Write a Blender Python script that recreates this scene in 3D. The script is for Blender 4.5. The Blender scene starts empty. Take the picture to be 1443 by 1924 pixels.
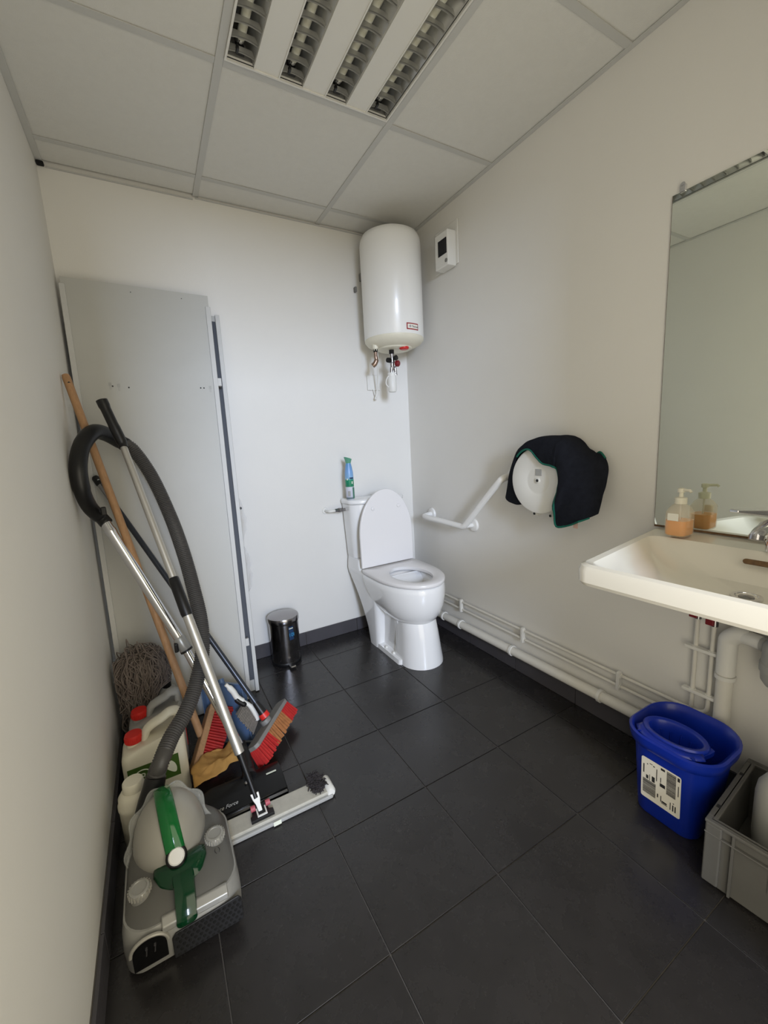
import bpy, bmesh, math, random
from mathutils import Vector, Matrix, noise
random.seed(7)
SC = bpy.context.scene
COL = SC.collection
V = Vector
PI = math.pi
W, H = 1.6979, 2.3332          # right wall, ceiling
XL = -0.018                    # left wall
YF = -2.31                     # front wall (with the open doorway)

# ------------------------------------------------------------------ camera
cam = bpy.data.cameras.new('camera'); camo = bpy.data.objects.new('camera', cam); COL.objects.link(camo)
cam.sensor_fit = 'HORIZONTAL'; cam.sensor_width = 36; cam.lens = 766.92 / 1443 * 36; cam.clip_start = 0.02
R = ((0.8674321886, 0.4809202084, 0.1275819394), (-0.4946564517, 0.8611850131, 0.1169417287), (-0.0536320136, -0.1645482491, 0.9849098846))
camo.matrix_world = Matrix(((R[0][0], R[0][2], -R[0][1], 0.2242), (R[1][0], R[1][2], -R[1][1], -2.2422), (R[2][0], R[2][2], -R[2][1], 1.1572), (0, 0, 0, 1)))
SC.camera = camo

# ------------------------------------------------------------------ world, light, exposure
wd = bpy.data.worlds.new('world'); SC.world = wd; wd.use_nodes = True
bg = wd.node_tree.nodes['Background']; bg.inputs[0].default_value = (1.0, 0.92, 0.74, 1); bg.inputs[1].default_value = 1.78
la = bpy.data.lights.new('daylight', 'AREA'); la.shape = 'RECTANGLE'; la.size = 0.65; la.size_y = 1.1
la.energy = 142; la.color = (0.64, 0.76, 1.0)
lo = bpy.data.objects.new('daylight', la); COL.objects.link(lo); lo.location = (-0.10, -5.5, 2.14); lo.rotation_euler = (PI / 2, 0, 0)
lp_ = bpy.data.lights.new('doorway_portal', 'AREA'); lp_.shape = 'RECTANGLE'; lp_.size = 1.04; lp_.size_y = 2.04; lp_.cycles.is_portal = True
lpo = bpy.data.objects.new('doorway_portal', lp_); COL.objects.link(lpo); lpo.location = (0.645, YF - .05, 1.02); lpo.rotation_euler = (PI / 2, 0, 0)
SC.view_settings.view_transform = 'Standard'; SC.view_settings.look = 'None'; SC.view_settings.gamma = 1
SC.view_settings.use_curve_mapping = False
SC.view_settings.exposure = 0.5

# ------------------------------------------------------------------ materials
def lin(c):
    return tuple(x / 12.92 if x <= .04045 else ((x + .055) / 1.055) ** 2.4 for x in c)
def mat(name, rgb, rough=.5, metal=0, bump=0, bscale=60, var=0, vscale=6, coat=0, trans=0, ior=1.45, alpha=1, stretch=None, rvar=0, spec=.5):
    m = bpy.data.materials.new(name); m.use_nodes = True; nt = m.node_tree; b = nt.nodes['Principled BSDF']
    c = lin([x / 255 for x in rgb])
    b.inputs['Base Color'].default_value = (*c, 1); b.inputs['Roughness'].default_value = rough; b.inputs['Metallic'].default_value = metal
    b.inputs['Coat Weight'].default_value = coat; b.inputs['Transmission Weight'].default_value = trans; b.inputs['IOR'].default_value = ior
    b.inputs['Alpha'].default_value = alpha; b.inputs['Specular IOR Level'].default_value = spec
    tc = nt.nodes.new('ShaderNodeTexCoord'); src = tc.outputs['Object']
    if stretch:
        mp = nt.nodes.new('ShaderNodeMapping'); mp.inputs['Scale'].default_value = stretch; nt.links.new(src, mp.inputs[0]); src = mp.outputs[0]
    if var or rvar:
        n = nt.nodes.new('ShaderNodeTexNoise'); n.inputs['Scale'].default_value = vscale; n.inputs['Detail'].default_value = 6; nt.links.new(src, n.inputs['Vector'])
        n.inputs['Roughness'].default_value = .65
        if var:
            mx = nt.nodes.new('ShaderNodeMapRange'); mx.inputs[1].default_value = .3; mx.inputs[2].default_value = .7; mx.inputs[3].default_value = 1 - var; mx.inputs[4].default_value = 1 + var
            nt.links.new(n.outputs[0], mx.inputs[0])
            mu = nt.nodes.new('ShaderNodeVectorMath'); mu.operation = 'SCALE'; mu.inputs[0].default_value = c
            nt.links.new(mx.outputs[0], mu.inputs['Scale']); nt.links.new(mu.outputs[0], b.inputs['Base Color'])
        if rvar:
            m2 = nt.nodes.new('ShaderNodeMapRange'); m2.inputs[1].default_value = .3; m2.inputs[2].default_value = .7; m2.inputs[3].default_value = rough - rvar; m2.inputs[4].default_value = rough + rvar
            nt.links.new(n.outputs[0], m2.inputs[0]); nt.links.new(m2.outputs[0], b.inputs['Roughness'])
    if bump:
        n2 = nt.nodes.new('ShaderNodeTexNoise'); n2.inputs['Scale'].default_value = bscale; n2.inputs['Detail'].default_value = 4; nt.links.new(src, n2.inputs['Vector'])
        bp = nt.nodes.new('ShaderNodeBump'); bp.inputs['Strength'].default_value = bump; bp.inputs['Distance'].default_value = .002
        nt.links.new(n2.outputs[0], bp.inputs['Height']); nt.links.new(bp.outputs[0], b.inputs['Normal'])
    return m
def ramp_mat(name, stops, z0, z1, rough=.3, metal=0):
    """print whose colour bands run up the height of the object"""
    m = mat(name, (200, 200, 200), rough, metal); nt = m.node_tree; b = nt.nodes['Principled BSDF']
    tc = nt.nodes.new('ShaderNodeTexCoord'); sp = nt.nodes.new('ShaderNodeSeparateXYZ'); nt.links.new(tc.outputs['Object'], sp.inputs[0])
    mr = nt.nodes.new('ShaderNodeMapRange'); mr.inputs[1].default_value = z0; mr.inputs[2].default_value = z1; nt.links.new(sp.outputs[2], mr.inputs[0])
    cr = nt.nodes.new('ShaderNodeValToRGB'); nt.links.new(mr.outputs[0], cr.inputs[0]); nt.links.new(cr.outputs[0], b.inputs['Base Color'])
    el = cr.color_ramp.elements
    while len(el) > 1: el.remove(el[0])
    el[0].position = stops[0][0]; el[0].color = (*lin([x / 255 for x in stops[0][1]]), 1)
    for p, c in stops[1:]:
        e = el.new(p); e.color = (*lin([x / 255 for x in c]), 1)
    return m
M = dict(
    wall=mat('wall_paint', (226, 224, 219), .6, bump=.12, bscale=220, var=.012, vscale=2.5),
    ceil=mat('ceiling_tile', (218, 217, 212), .85, bump=.25, bscale=500, var=.02, vscale=40),
    tbar=mat('tee_bar', (196, 196, 193), .5),
    dark=mat('dark_void', (18, 18, 18), .9),
    tile=mat('floor_tile', (40, 38, 38), .27, bump=.1, bscale=120, var=.20, vscale=9, rvar=.02, spec=.7),
    skirt=mat('skirting_tile', (74, 72, 76), .42, var=.1, vscale=12, rvar=.06),
    grout=mat('grout', (92, 88, 84), .9, var=.1, vscale=30),
    ceramic=mat('ceramic', (240, 240, 240), .1, coat=.6),
    sink=mat('sink_ceramic', (232, 227, 214), .1, coat=.6, var=.01, vscale=5),
    seat=mat('seat_plastic', (232, 230, 230), .25),
    white=mat('white_plastic', (226, 225, 220), .4),
    cream=mat('cream_plastic', (226, 221, 202), .42, var=.02, vscale=20),
    enamel=mat('enamel', (236, 235, 231), .28, coat=.2),
    pipe=mat('painted_pipe', (220, 217, 208), .45, bump=.1, bscale=40, var=.03, vscale=15),
    rail=mat('white_rail', (236, 235, 232), .3),
    chrome=mat('chrome', (225, 225, 228), .1, 1, rvar=.03),
    steel=mat('brushed_steel', (165, 163, 165), .22, 1, rvar=.06, vscale=30),
    alu=mat('aluminium', (196, 193, 186), .42, .75, rvar=.06, vscale=40),
    brass=mat('tarnished_brass', (150, 128, 112), .35, .9, var=.15, vscale=60),
    black=mat('black_plastic', (20, 20, 21), .4),
    gloss=mat('gloss_black', (12, 12, 13), .22, spec=.4),
    panel=mat('grey_panel', (188, 188, 184), .42, var=.025, vscale=4, rvar=.05),
    panel2=mat('pale_panel_edge', (200, 200, 198), .45, var=.03, vscale=8),
    wood=mat('wood', (170, 132, 96), .55, var=.16, vscale=14, stretch=(9, 9, .6), bump=.15, bscale=30),
    red=mat('red_bristle', (172, 34, 32), .6, var=.15, vscale=60),
    orange=mat('worn_bristle', (160, 104, 60), .7, var=.2, vscale=60),
    redcap=mat('red_cap', (206, 42, 36), .4),
    maroon=mat('maroon_plastic', (120, 28, 36), .4),
    grey=mat('grey_plastic', (124, 122, 118), .5, var=.05, vscale=20),
    crate=mat('crate_plastic', (96, 95, 92), .5, var=.05, vscale=14),
    silver=mat('silver_plastic', (170, 167, 158), .34, .3),
    silver2=mat('satin_silver', (166, 165, 160), .34, .4),
    vgrey=mat('vacuum_grey', (98, 97, 93), .42, .2),
    green=mat('green_translucent', (14, 118, 52), .12, trans=.35, ior=1.3, coat=.5),
    dgreen=mat('dark_green_translucent', (8, 62, 34), .12, trans=.25, ior=1.3, coat=.5),
    clear=mat('clear_plastic', (190, 191, 187), .08, alpha=.3),
    film=mat('plastic_film', (232, 234, 240), .15, trans=.85, ior=1.05, alpha=.5),
    hose=mat('hose_grey', (74, 72, 70), .42),
    mop=mat('mop_string', (120, 110, 104), .95, var=.2, vscale=40),
    cloth=mat('chamois', (176, 134, 74), .95, var=.14, vscale=22, bump=.5, bscale=140),
    blue=mat('blue_bucket', (14, 44, 158), .34, var=.04, vscale=10, coat=.15),
    bluegrey=mat('blue_dustpan', (84, 108, 142), .35, var=.05, vscale=15),
    towel=mat('towel_black', (30, 32, 39), .98, bump=.8, bscale=500, var=.2, vscale=60, spec=.1),
    hem=mat('green_hem', (8, 92, 76), .85, bump=.4, bscale=300),
    paper=mat('paper_label', (236, 232, 220), .6),
    ink=mat('ink', (38, 38, 40), .7),
    greylab=mat('grey_print', (166, 166, 164), .7),
    olive=mat('green_label', (62, 92, 34), .5, var=.08, vscale=30),
    pale=mat('pale_print', (222, 226, 210), .5),
    soap=mat('orange_soap', (240, 152, 34), .25, coat=.3),
    bottle=mat('clear_bottle', (240, 228, 200), .08, alpha=.28),
    mirror=mat('mirror_glass', (238, 243, 234), .015, 1),
    rust=mat('rusty_edge', (104, 78, 50), .6, var=.3, vscale=80),
    translucent=mat('translucent_grey', (176, 176, 172), .35, trans=.15, ior=1.2),
    refl=mat('louvre_metal', (178, 178, 175), .42, .45),
    tube=mat('lamp_tube', (226, 224, 206), .3),
    label_blue=mat('cyan_print', (60, 150, 200), .5),
    navy=mat('navy_print', (34, 58, 92), .4), gap=mat('gap_shadow', (74, 78, 86), .6),
    redlab=mat('red_label', (150, 28, 40), .4),
    fluff=mat('dirty_fluff', (52, 48, 50), .98, var=.5, vscale=60),
    pad=mat('mop_plate', (182, 179, 168), .6, var=.08, vscale=40),
    pink=mat('pink_plastic', (196, 160, 144), .5),
    rag=mat('brown_rag', (120, 104, 92), .95, var=.2, vscale=30, bump=.5, bscale=150),
    bristle=mat('grey_bristle', (120, 114, 106), .9, var=.2, vscale=90),
    pinkfork=mat('rose_plastic', (176, 86, 96), .5),
)

# ------------------------------------------------------------------ mesh helpers
class MB:
    def __init__(s): s.v = []; s.f = []
    def add(s, vs, fs, mtx=None):
        o = len(s.v)
        s.v += [(mtx @ V(p)) if mtx else V(p) for p in vs]
        s.f += [tuple(i + o for i in f) for f in fs]; return s
    def box(s, c, d, mtx=None):
        x, y, z = d[0] / 2, d[1] / 2, d[2] / 2
        vs = [(c[0] + i * x, c[1] + j * y, c[2] + k * z) for i in (-1, 1) for j in (-1, 1) for k in (-1, 1)]
        return s.add(vs, [(0, 1, 3, 2), (4, 6, 7, 5), (0, 4, 5, 1), (2, 3, 7, 6), (0, 2, 6, 4), (1, 5, 7, 3)], mtx)
    def b2(s, lo, hi, mtx=None):
        return s.box([(a + b) / 2 for a, b in zip(lo, hi)], [abs(b - a) for a, b in zip(lo, hi)], mtx)
    def loft(s, rings, cap0=True, cap1=True, closed=True, loop=False, mtx=None):
        n = len(rings[0]); vs = [p for r in rings for p in r]; fs = []
        m = len(rings)
        for i in range(m if loop else m - 1):
            a, b = i * n, ((i + 1) % m) * n
            for j in range(n if closed else n - 1):
                k = (j + 1) % n; fs.append((a + j, a + k, b + k, b + j))
        if not loop and closed:
            if cap0: fs.append(tuple(range(n - 1, -1, -1)))
            if cap1: fs.append(tuple((m - 1) * n + j for j in range(n)))
        return s.add(vs, fs, mtx)
    def tube(s, pts, r, n=12, cap=True, flat=None):
        pts = [V(p) for p in pts]; m = len(pts)
        rs = r if isinstance(r, (list, tuple)) else [r] * m
        t = (pts[1] - pts[0]).normalized(); u = t.orthogonal().normalized(); rings = []
        for i, p in enumerate(pts):
            t2 = (pts[min(i + 1, m - 1)] - pts[max(i - 1, 0)]).normalized()
            u = (u - t2 * u.dot(t2)).normalized(); w = t2.cross(u)
            rings.append([p + (u * math.cos(2 * PI * k / n) + w * math.sin(2 * PI * k / n)) * rs[i] for k in range(n)])
        return s.loft(rings, cap, cap)
    def lathe(s, prof, c=(0, 0, 0), ax=(0, 0, 1), n=32, cap=True, sq=None):
        a = V(ax).normalized(); u = a.orthogonal().normalized()
        if abs(a.z) > .9: u = V((1, 0, 0)); u = (u - a * u.dot(a)).normalized()
        w = a.cross(u); c = V(c)
        return s.loft([[c + a * h + (u * math.cos(2 * PI * k / n) + w * math.sin(2 * PI * k / n)) * r for k in range(n)] for r, h in prof], cap, cap)
    def prism(s, poly, depth, mtx):
        n = len(poly)
        return s.add([(x, y, 0) for x, y in poly] + [(x, y, depth) for x, y in poly],
                     [tuple(range(n - 1, -1, -1)), tuple(range(n, 2 * n))] + [(i, (i + 1) % n, n + (i + 1) % n, n + i) for i in range(n)], mtx)
    def grid(s, P):
        nu, nv = len(P), len(P[0])
        return s.add([p for r in P for p in r], [(i * nv + j, i * nv + j + 1, (i + 1) * nv + j + 1, (i + 1) * nv + j) for i in range(nu - 1) for j in range(nv - 1)])
def origin(o):
    t = V((0, 0, 0))
    while o: t += o.location; o = o.parent
    return t
def build(name, mb, m, parent=None, ang=38, bevel=0, seg=2, sub=0, solid=0, kind=None, label=None):
    org = origin(parent) if parent else V((0, 0, 0))
    me = bpy.data.meshes.new(name); me.from_pydata([tuple(p - org) for p in mb.v], [], mb.f)
    bm = bmesh.new(); bm.from_mesh(me); bmesh.ops.recalc_face_normals(bm, faces=bm.faces); bm.to_mesh(me); bm.free()
    me.materials.append(M[m] if isinstance(m, str) else m)
    for p in me.polygons: p.use_smooth = True
    if bevel == 0 and not sub: me.set_sharp_from_angle(angle=math.radians(ang))
    o = bpy.data.objects.new(name, me); COL.objects.link(o)
    if parent: o.parent = parent
    if bevel:
        md = o.modifiers.new('bevel', 'BEVEL'); md.width = bevel; md.segments = seg; md.limit_method = 'ANGLE'; md.angle_limit = .6; md.harden_normals = True
    if solid:
        md = o.modifiers.new('solid', 'SOLIDIFY'); md.thickness = solid; md.offset = 0
    if sub:
        md = o.modifiers.new('sub', 'SUBSURF'); md.levels = sub; md.render_levels = sub
    if kind: o['kind'] = kind
    if label: o['label'] = label
    return o
def tag(o, label, cat, group=None):
    o['label'] = label; o['category'] = cat
    if group: o['group'] = group
    return o
def thing(name, label, cat, loc, group=None):
    o = bpy.data.objects.new(name, None); COL.objects.link(o); o.location = loc; o.empty_display_size = .05
    return tag(o, label, cat, group)
def struct(name, mb, m, **k):
    o = build(name, mb, m, **k); o['kind'] = 'structure'; return o
def frame(right, up, pos):
    r = V(right).normalized(); u = V(up); u = (u - r * u.dot(r)).normalized(); n = r.cross(u)
    return Matrix(((r.x, u.x, n.x, pos[0]), (r.y, u.y, n.y, pos[1]), (r.z, u.z, n.z, pos[2]), (0, 0, 0, 1)))
def text(name, body, size, mtx, m, parent, ext=.0003, shear=0):
    cu = bpy.data.curves.new(name, 'FONT'); cu.body = body; cu.size = size; cu.align_x = 'CENTER'; cu.align_y = 'CENTER'; cu.extrude = ext; cu.shear = shear
    to = bpy.data.objects.new(name, cu); COL.objects.link(to); bpy.context.view_layer.update()
    me = bpy.data.meshes.new_from_object(to.evaluated_get(bpy.context.evaluated_depsgraph_get()))
    bpy.data.objects.remove(to)
    mb = MB(); mb.add([tuple(v.co) for v in me.vertices], [tuple(p.vertices) for p in me.polygons], mtx)
    return build(name, mb, m, parent)
def cr(pts, k=6):
    """Catmull-Rom through points"""
    pts = [V(p) for p in pts]; out = []
    for i in range(len(pts) - 1):
        p0, p1, p2, p3 = pts[max(i - 1, 0)], pts[i], pts[i + 1], pts[min(i + 2, len(pts) - 1)]
        for j in range(k):
            t = j / k
            out.append(.5 * ((2 * p1) + (p2 - p0) * t + (2 * p0 - 5 * p1 + 4 * p2 - p3) * t * t + (3 * p1 - p0 - 3 * p2 + p3) * t ** 3))
    return out + [pts[-1]]
def rrect(cx, cy, hx, hy, r, z, n=6):
    out = []; r = min(r, hx, hy)
    for sx, sy, a0 in ((1, 1, 0), (-1, 1, PI / 2), (-1, -1, PI), (1, -1, 3 * PI / 2)):
        for i in range(n):
            a = a0 + PI / 2 * i / (n - 1)
            out.append(V((cx + sx * (hx - r) + r * math.cos(a), cy + sy * (hy - r) + r * math.sin(a), z)))
    return out
def dring(cx, yb, yf, hw, z, L=None, n=24, rc=.03):
    """D-shaped plan: half ellipse at the front (-y), square at the back"""
    L = L or (yb - yf) * .55; yc = yf + L; out = []
    for i in range(n + 1):
        a = PI * i / n; out.append(V((cx + hw * math.cos(a), yc - L * math.sin(a), z)))
    rc = min(rc, hw * .5, max(.001, (yb - yc) * .5))
    for i in range(1, 7): out.append(V((cx - hw, yc + (yb - rc - yc) * i / 6, z)))
    for i in range(1, 5): a = PI / 2 * i / 4; out.append(V((cx - hw + rc - rc * math.cos(a), yb - rc + rc * math.sin(a), z)))
    for i in range(1, 8): out.append(V((cx - hw + rc + (2 * hw - 2 * rc) * i / 8, yb, z)))
    for i in range(0, 5): a = PI / 2 * i / 4; out.append(V((cx + hw - rc + rc * math.sin(a), yb - rc + rc * math.cos(a), z)))
    for i in range(1, 6): out.append(V((cx + hw, yb - rc + (yc - yb + rc) * i / 6, z)))
    return out
def lerp(a, b, t): return V(a).lerp(V(b), t)
def copy_to(src, parent, loc):
    c = src.copy(); COL.objects.link(c); c.parent = parent; c.location = loc; return c

# ================================================================== the room
fl = struct('floor', MB().b2((XL - .1, YF - .1, -.1), (W + .1, .1, -.0035)), 'grout')
FX = [XL, .2228, .5589, .895, 1.2311, 1.5672, W]; FY = [0, -.216, -.5521, -.8882, -1.2243, -1.5604, -1.8965, -2.2326, YF]
g = .0014
tile_mesh = {}
for i in range(6):
    for j in range(8):
        w, d = FX[i + 1] - FX[i] - 2 * g, FY[j] - FY[j + 1] - 2 * g
        key = (round(w, 4), round(d, 4)); p = ((FX[i] + FX[i + 1]) / 2, (FY[j] + FY[j + 1]) / 2, 0)
        if key not in tile_mesh:
            tile_mesh[key] = build('tile', MB().b2((-w / 2, -d / 2, -.006), (w / 2, d / 2, 0)), 'tile', fl, bevel=.0012, seg=1)
            o = tile_mesh[key]; o.location = p
        else: copy_to(tile_mesh[key], fl, p)
wl = struct('wall_left', MB().b2((XL - .1, YF - .1, 0), (XL, .1, H + .15)), 'wall')
wb = struct('wall_back', MB().b2((XL, 0, 0), (W, .1, H + .15)), 'wall')
wr = struct('wall_right', MB().b2((W, YF - .1, 0), (W + .1, .1, H + .15)), 'wall')
D0, D1, DH = .12, 1.17, 2.04
wf = struct('wall_front', MB().b2((XL, YF - .1, 0), (D0, YF, H + .15)).b2((D1, YF - .1, 0), (W, YF, H + .15)).b2((D0, YF - .1, DH), (D1, YF, H + .15)), 'wall')
struct('trim_1', MB().b2((D0, YF - .11, 0), (D0 + .03, YF + .01, DH)).b2((D1 - .03, YF - .11, 0), (D1, YF + .01, DH)).b2((D0 + .03, YF - .11, DH - .03), (D1 - .03, YF + .01, DH)), 'white', bevel=.002)
# baseboards: a thin mortar bed with one tile per floor tile
def skirt(name, segs, axis):
    if axis == 'back': bed = MB().b2((XL, -.004, 0), (W, 0, .078))
    elif axis == 'right': bed = MB().b2((W - .004, YF, 0), (W, 0, .078))
    else: bed = MB().b2((XL, YF, 0), (XL + .004, 0, .078))
    b = struct(name, bed, 'grout')
    for a0, a1 in segs:
        lo_, hi_ = min(a0, a1) + g, max(a0, a1) - g
        if axis == 'back': mb = MB().b2((lo_, -.0105, .001), (hi_, -.003, .08))
        elif axis == 'right': mb = MB().b2((W - .0105, lo_, .001), (W - .003, hi_, .08))
        else: mb = MB().b2((XL + .003, lo_, .001), (XL + .0115, hi_, .08))
        build('skirting_tile', mb, 'skirt', b, bevel=.0012, seg=1)
skirt('baseboard_back', list(zip(FX[:-1], FX[1:])), 'back')
ys = FY[:]
skirt('baseboard_right', list(zip([-.0105] + ys[1:-1], ys[1:])), 'right')
skirt('baseboard_left', list(zip([-.0105] + ys[1:-1], ys[1:])), 'left')

# ceiling: dark plenum, laid-in tiles, tee bars, wall angles
ce = struct('ceiling', MB().b2((XL - .1, YF - .1, H + .15), (W + .1, .1, H + .2)), 'dark')
CX = [XL, .561, 1.161, W]; CY = [0, -.157, -.757, -1.357, -1.957, YF]
for i in range(3):
    for j in range(5):
        if i == 1 and j == 2: continue
        x0, x1 = CX[i] + (.003 if i == 0 else .001), CX[i + 1] - .001; y1, y0 = CY[j] - .001, CY[j + 1] + .001
        if j == 0: y1 = -.019 if i == 0 else -.006
        build('ceiling_tile', MB().b2((x0, y0, H + .004), (x1, y1, H + .018)), 'ceil', ce)
def bar(name, lo_, hi_): build(name, MB().b2(lo_, hi_), 'tbar', ce, bevel=.0008, seg=1)
for x in CX[1:3]:
    bar('tee_bar', (x - .012, YF, H), (x + .012, -.004, H + .003))
for y in CY[1:5]:
    for a, b_ in ((CX[0], CX[1] - .012), (CX[1] + .012, CX[2] - .012), (CX[2] + .012, CX[3])):
        bar('tee_bar', (a, y - .012, H + .0006), (b_, y + .012, H + .003))
bar('wall_angle', (XL, YF, H - .001), (XL + .022, -.02, H + .002))
bar('wall_angle', (W - .02, YF, H - .001), (W, -.012, H + .002))
bar('wall_angle', (XL + .03, -.010, H - .014), (.55, -.0002, H - .011))
bar('wall_angle', (.56, -.010, H - .007), (W, -.0002, H - .004))
build('angle_gap_shade', MB().b2((XL + .001, -.026, H - .014), (XL + .026, -.003, H - .002)), 'dark', ce, bevel=.004)  # solid near-black box, painted shade for the open corner of the angles

# ------------------------------------------------------------------ recessed ceiling light
cl = thing('ceiling_light', 'recessed square ceiling light with four louvred tube troughs, switched off', 'light', (.861, -1.057, H))
x0, x1, y0, y1 = .579, 1.137, -1.342, -.784
tw, sw = .0845, (x1 - x0 - 4 * .0845) / 3
build('frame', MB().b2((x0 - .006, y0 - .006, H - .006), (x1 + .006, y0, H + .01)).b2((x0 - .006, y1, H - .006), (x1 + .006, y1 + .006, H + .01))
      .b2((x0 - .006, y0, H - .006), (x0, y1, H + .01)).b2((x1, y0, H - .006), (x1 + .006, y1, H + .01)), 'white', cl)
build('flange', MB().b2((.573, -1.348, H + .001), (x0, -.765, H + .004)).b2((x1, -1.348, H + .001), (1.149, -.765, H + .004)).b2((x0, y1, H + .001), (x1, -.765, H + .004)).b2((x0, -1.348, H + .001), (x1, y0, H + .004)), 'tbar', cl)
build('housing', MB().b2((x0 - .004, y0 - .004, H + .075), (x1 + .004, y1 + .004, H + .09)).b2((x0 - .008, y0 - .004, H + .004), (x0 - .004, y1 + .004, H + .08)).b2((x1 + .004, y0 - .004, H + .004), (x1 + .008, y1 + .004, H + .08))
      .b2((x0, y0 - .008, H + .004), (x1, y0 - .004, H + .08)).b2((x0, y1 + .004, H + .004), (x1, y1 + .008, H + .08)), 'refl', cl)
for k in range(3):
    a = x0 + tw * (k + 1) + sw * k
    build('filler_strip', MB().b2((a, y0, H - .002), (a + sw, y1, H + .01)).b2((a - .004, y0, H - .005), (a, y1, H + .01)).b2((a + sw, y0, H - .005), (a + sw + .004, y1, H + .01)), 'white', cl)
for k in range(4):
    a = x0 + (tw + sw) * k + (.004 if k else 0); b_ = a + tw - (.004 if k < 3 else 0) - (.004 if k else 0); c = (a + b_) / 2
    mb = MB()
    mb.grid([[V((a + (b_ - a) * t, y, H + .004 + .066 * (1 - abs(2 * t - 1) ** 2.2))) for t in [q / 8 for q in range(9)]] for y in (y0, y1)])
    lv = build('louvre', mb, 'refl', cl, solid=.001)
    for q in range(12):
        bl = MB()
        y = y0 + (y1 - y0) * (q + .5) / 12
        bl.grid([[V((a + (b_ - a) * t, y + s_ * .0035 * (1 - h_), H + .003 + .022 * h_ + .006 * (1 - 4 * (t - .5) ** 2) * (1 - h_))) for t in [e / 6 for e in range(7)]] for s_, h_ in ((-1, 0), (0, 1), (1, 0))])
        build('louvre_blade', bl, 'refl', lv)
    lt = build('lamp_tube', MB().lathe([(.004, 0), (.013, .002), (.013, y1 - y0 - .05), (.004, y1 - y0 - .048)], (c, y0 + .024, H + .04), (0, 1, 0), 14), 'tube', cl)
    for yy in (y0 + .012, y1 - .014):
        build('lamp_holder', MB().box((c, yy, H + .035), (.024, .012, .05)).box((c - .012, yy - .012, H + .012), (.008, .02, .012)), 'black', lt, bevel=.002)
        build('tube_end_cap', MB().lathe([(.0133, 0), (.0136, .002), (.0136, .016), (.012, .018)], (c, yy - .024 if yy > -1 else yy + .006, H + .04), (0, 1, 0), 14), 'chrome', lt)

# ================================================================== leaning metal panels
TL, TR, BR, BL = V((-.006, -.062, 1.895)), V((.562, -.062, 1.885)), V((.498, -.362, .002)), V((-.004, -.362, .002))
def bilin(A, B, C_, D_, u, v, n, d):  # u left-right, v bottom-top, d proud of the face
    return (D_.lerp(C_, u)).lerp(A.lerp(B, u), v) + n * d
n1 = (BR - BL).cross(TL - BL).normalized()
def slab(A, B, C_, D_, n, u0, u1, v0, v1, d0, d1):
    P = lambda u, v, d: bilin(A, B, C_, D_, u, v, n, d)
    vs = [P(u, v, d) for u in (u0, u1) for v in (v0, v1) for d in (d0, d1)]
    return vs, [(0, 1, 3, 2), (4, 6, 7, 5), (0, 4, 5, 1), (2, 3, 7, 6), (0, 2, 6, 4), (1, 5, 7, 3)]
p1 = thing('metal_panel', 'tall plain grey metal panel in front, leaning across the left corner behind the brooms', 'panel', (.25, -.36, 0))
S1 = lambda *a: slab(TL, TR, BR, BL, n1, *a)
build('face', MB().add(*S1(.012, .99, .001, 1, -.002, 0)), 'panel', p1)
build('edge_flange', MB().add(*S1(0, .036, .001, .985, -.003, .006)), 'panel2', p1, bevel=.0015, seg=1)
build('edge_flange', MB().add(*S1(.962, 1.0, 0, .972, -.02, .008)), 'panel2', p1, bevel=.0015, seg=1)
build('joining_tab', MB().add(*S1(.99, 1.028, .778, .797, -.012, .006)), 'panel2', p1, bevel=.001, seg=1)
build('joining_tab', MB().add(*S1(.99, 1.03, .13, .148, -.012, .006)), 'panel2', p1, bevel=.001, seg=1)
hb = MB()
for u, v in ((.345, .768), (.86, .772), (.885, .772), (.24, .77)):
    P_ = bilin(TL, TR, BR, BL, u, v, n1, .0008); hb.lathe([(.0032, 0), (.0032, .0006)], P_, n1, 10)
for u, v in ((.44, .985), (.79, .985)):
    P_ = bilin(TL, TR, BR, BL, u, v, n1, .0008); hb.lathe([(.002, 0), (.002, .0006)], P_, n1, 8)
o = build('screw_holes', hb, 'ink', p1); o['kind'] = 'stuff'
hm = MB()
for u, v in ((.215, .772), (.27, .77), (.925, .772)):
    for q in range(5):
        hm.add(*S1(u + .004 * q, u + .004 * q + .0025, v - .008 * ((q * 3) % 2 + .2), v + .006, .0002, .0005))
o = build('glue_residue', hm, 'greylab', p1); o['kind'] = 'stuff'
TL2, TR2, BR2, BL2 = V((.045, -.018, 1.822)), V((.604, -.018, 1.812)), V((.545, -.312, .002)), V((.045, -.312, .002))
n2 = (BR2 - BL2).cross(TL2 - BL2).normalized()
S2 = lambda *a: slab(TL2, TR2, BR2, BL2, n2, *a)
p2 = thing('metal_panel', 'second grey metal panel hidden behind the front one, only its right edge showing', 'panel', (.3, -.31, 0))
build('face', MB().add(*S2(0, .985, .001, 1, -.004, -.002)), 'panel', p2)
build('edge_flange', MB().add(*S2(.965, 1, 0, 1, -.004, .014)), 'panel2', p2, bevel=.0015, seg=1)
build('gap_shade_strip', MB().add(*S2(.925, .965, .03, .985, -.002, -.001)), 'gap', p2)  # grey strip that paints the shade between the two panels
P_ = bilin(TL2, TR2, BR2, BL2, 1.006, .487, n2, .010)
build('latch_hole', MB().lathe([(.0065, 0), (.0065, .003)], P_, n2, 14).lathe([(.0045, .003), (.0045, .005)], P_, n2, 12), 'black', p2)
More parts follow.
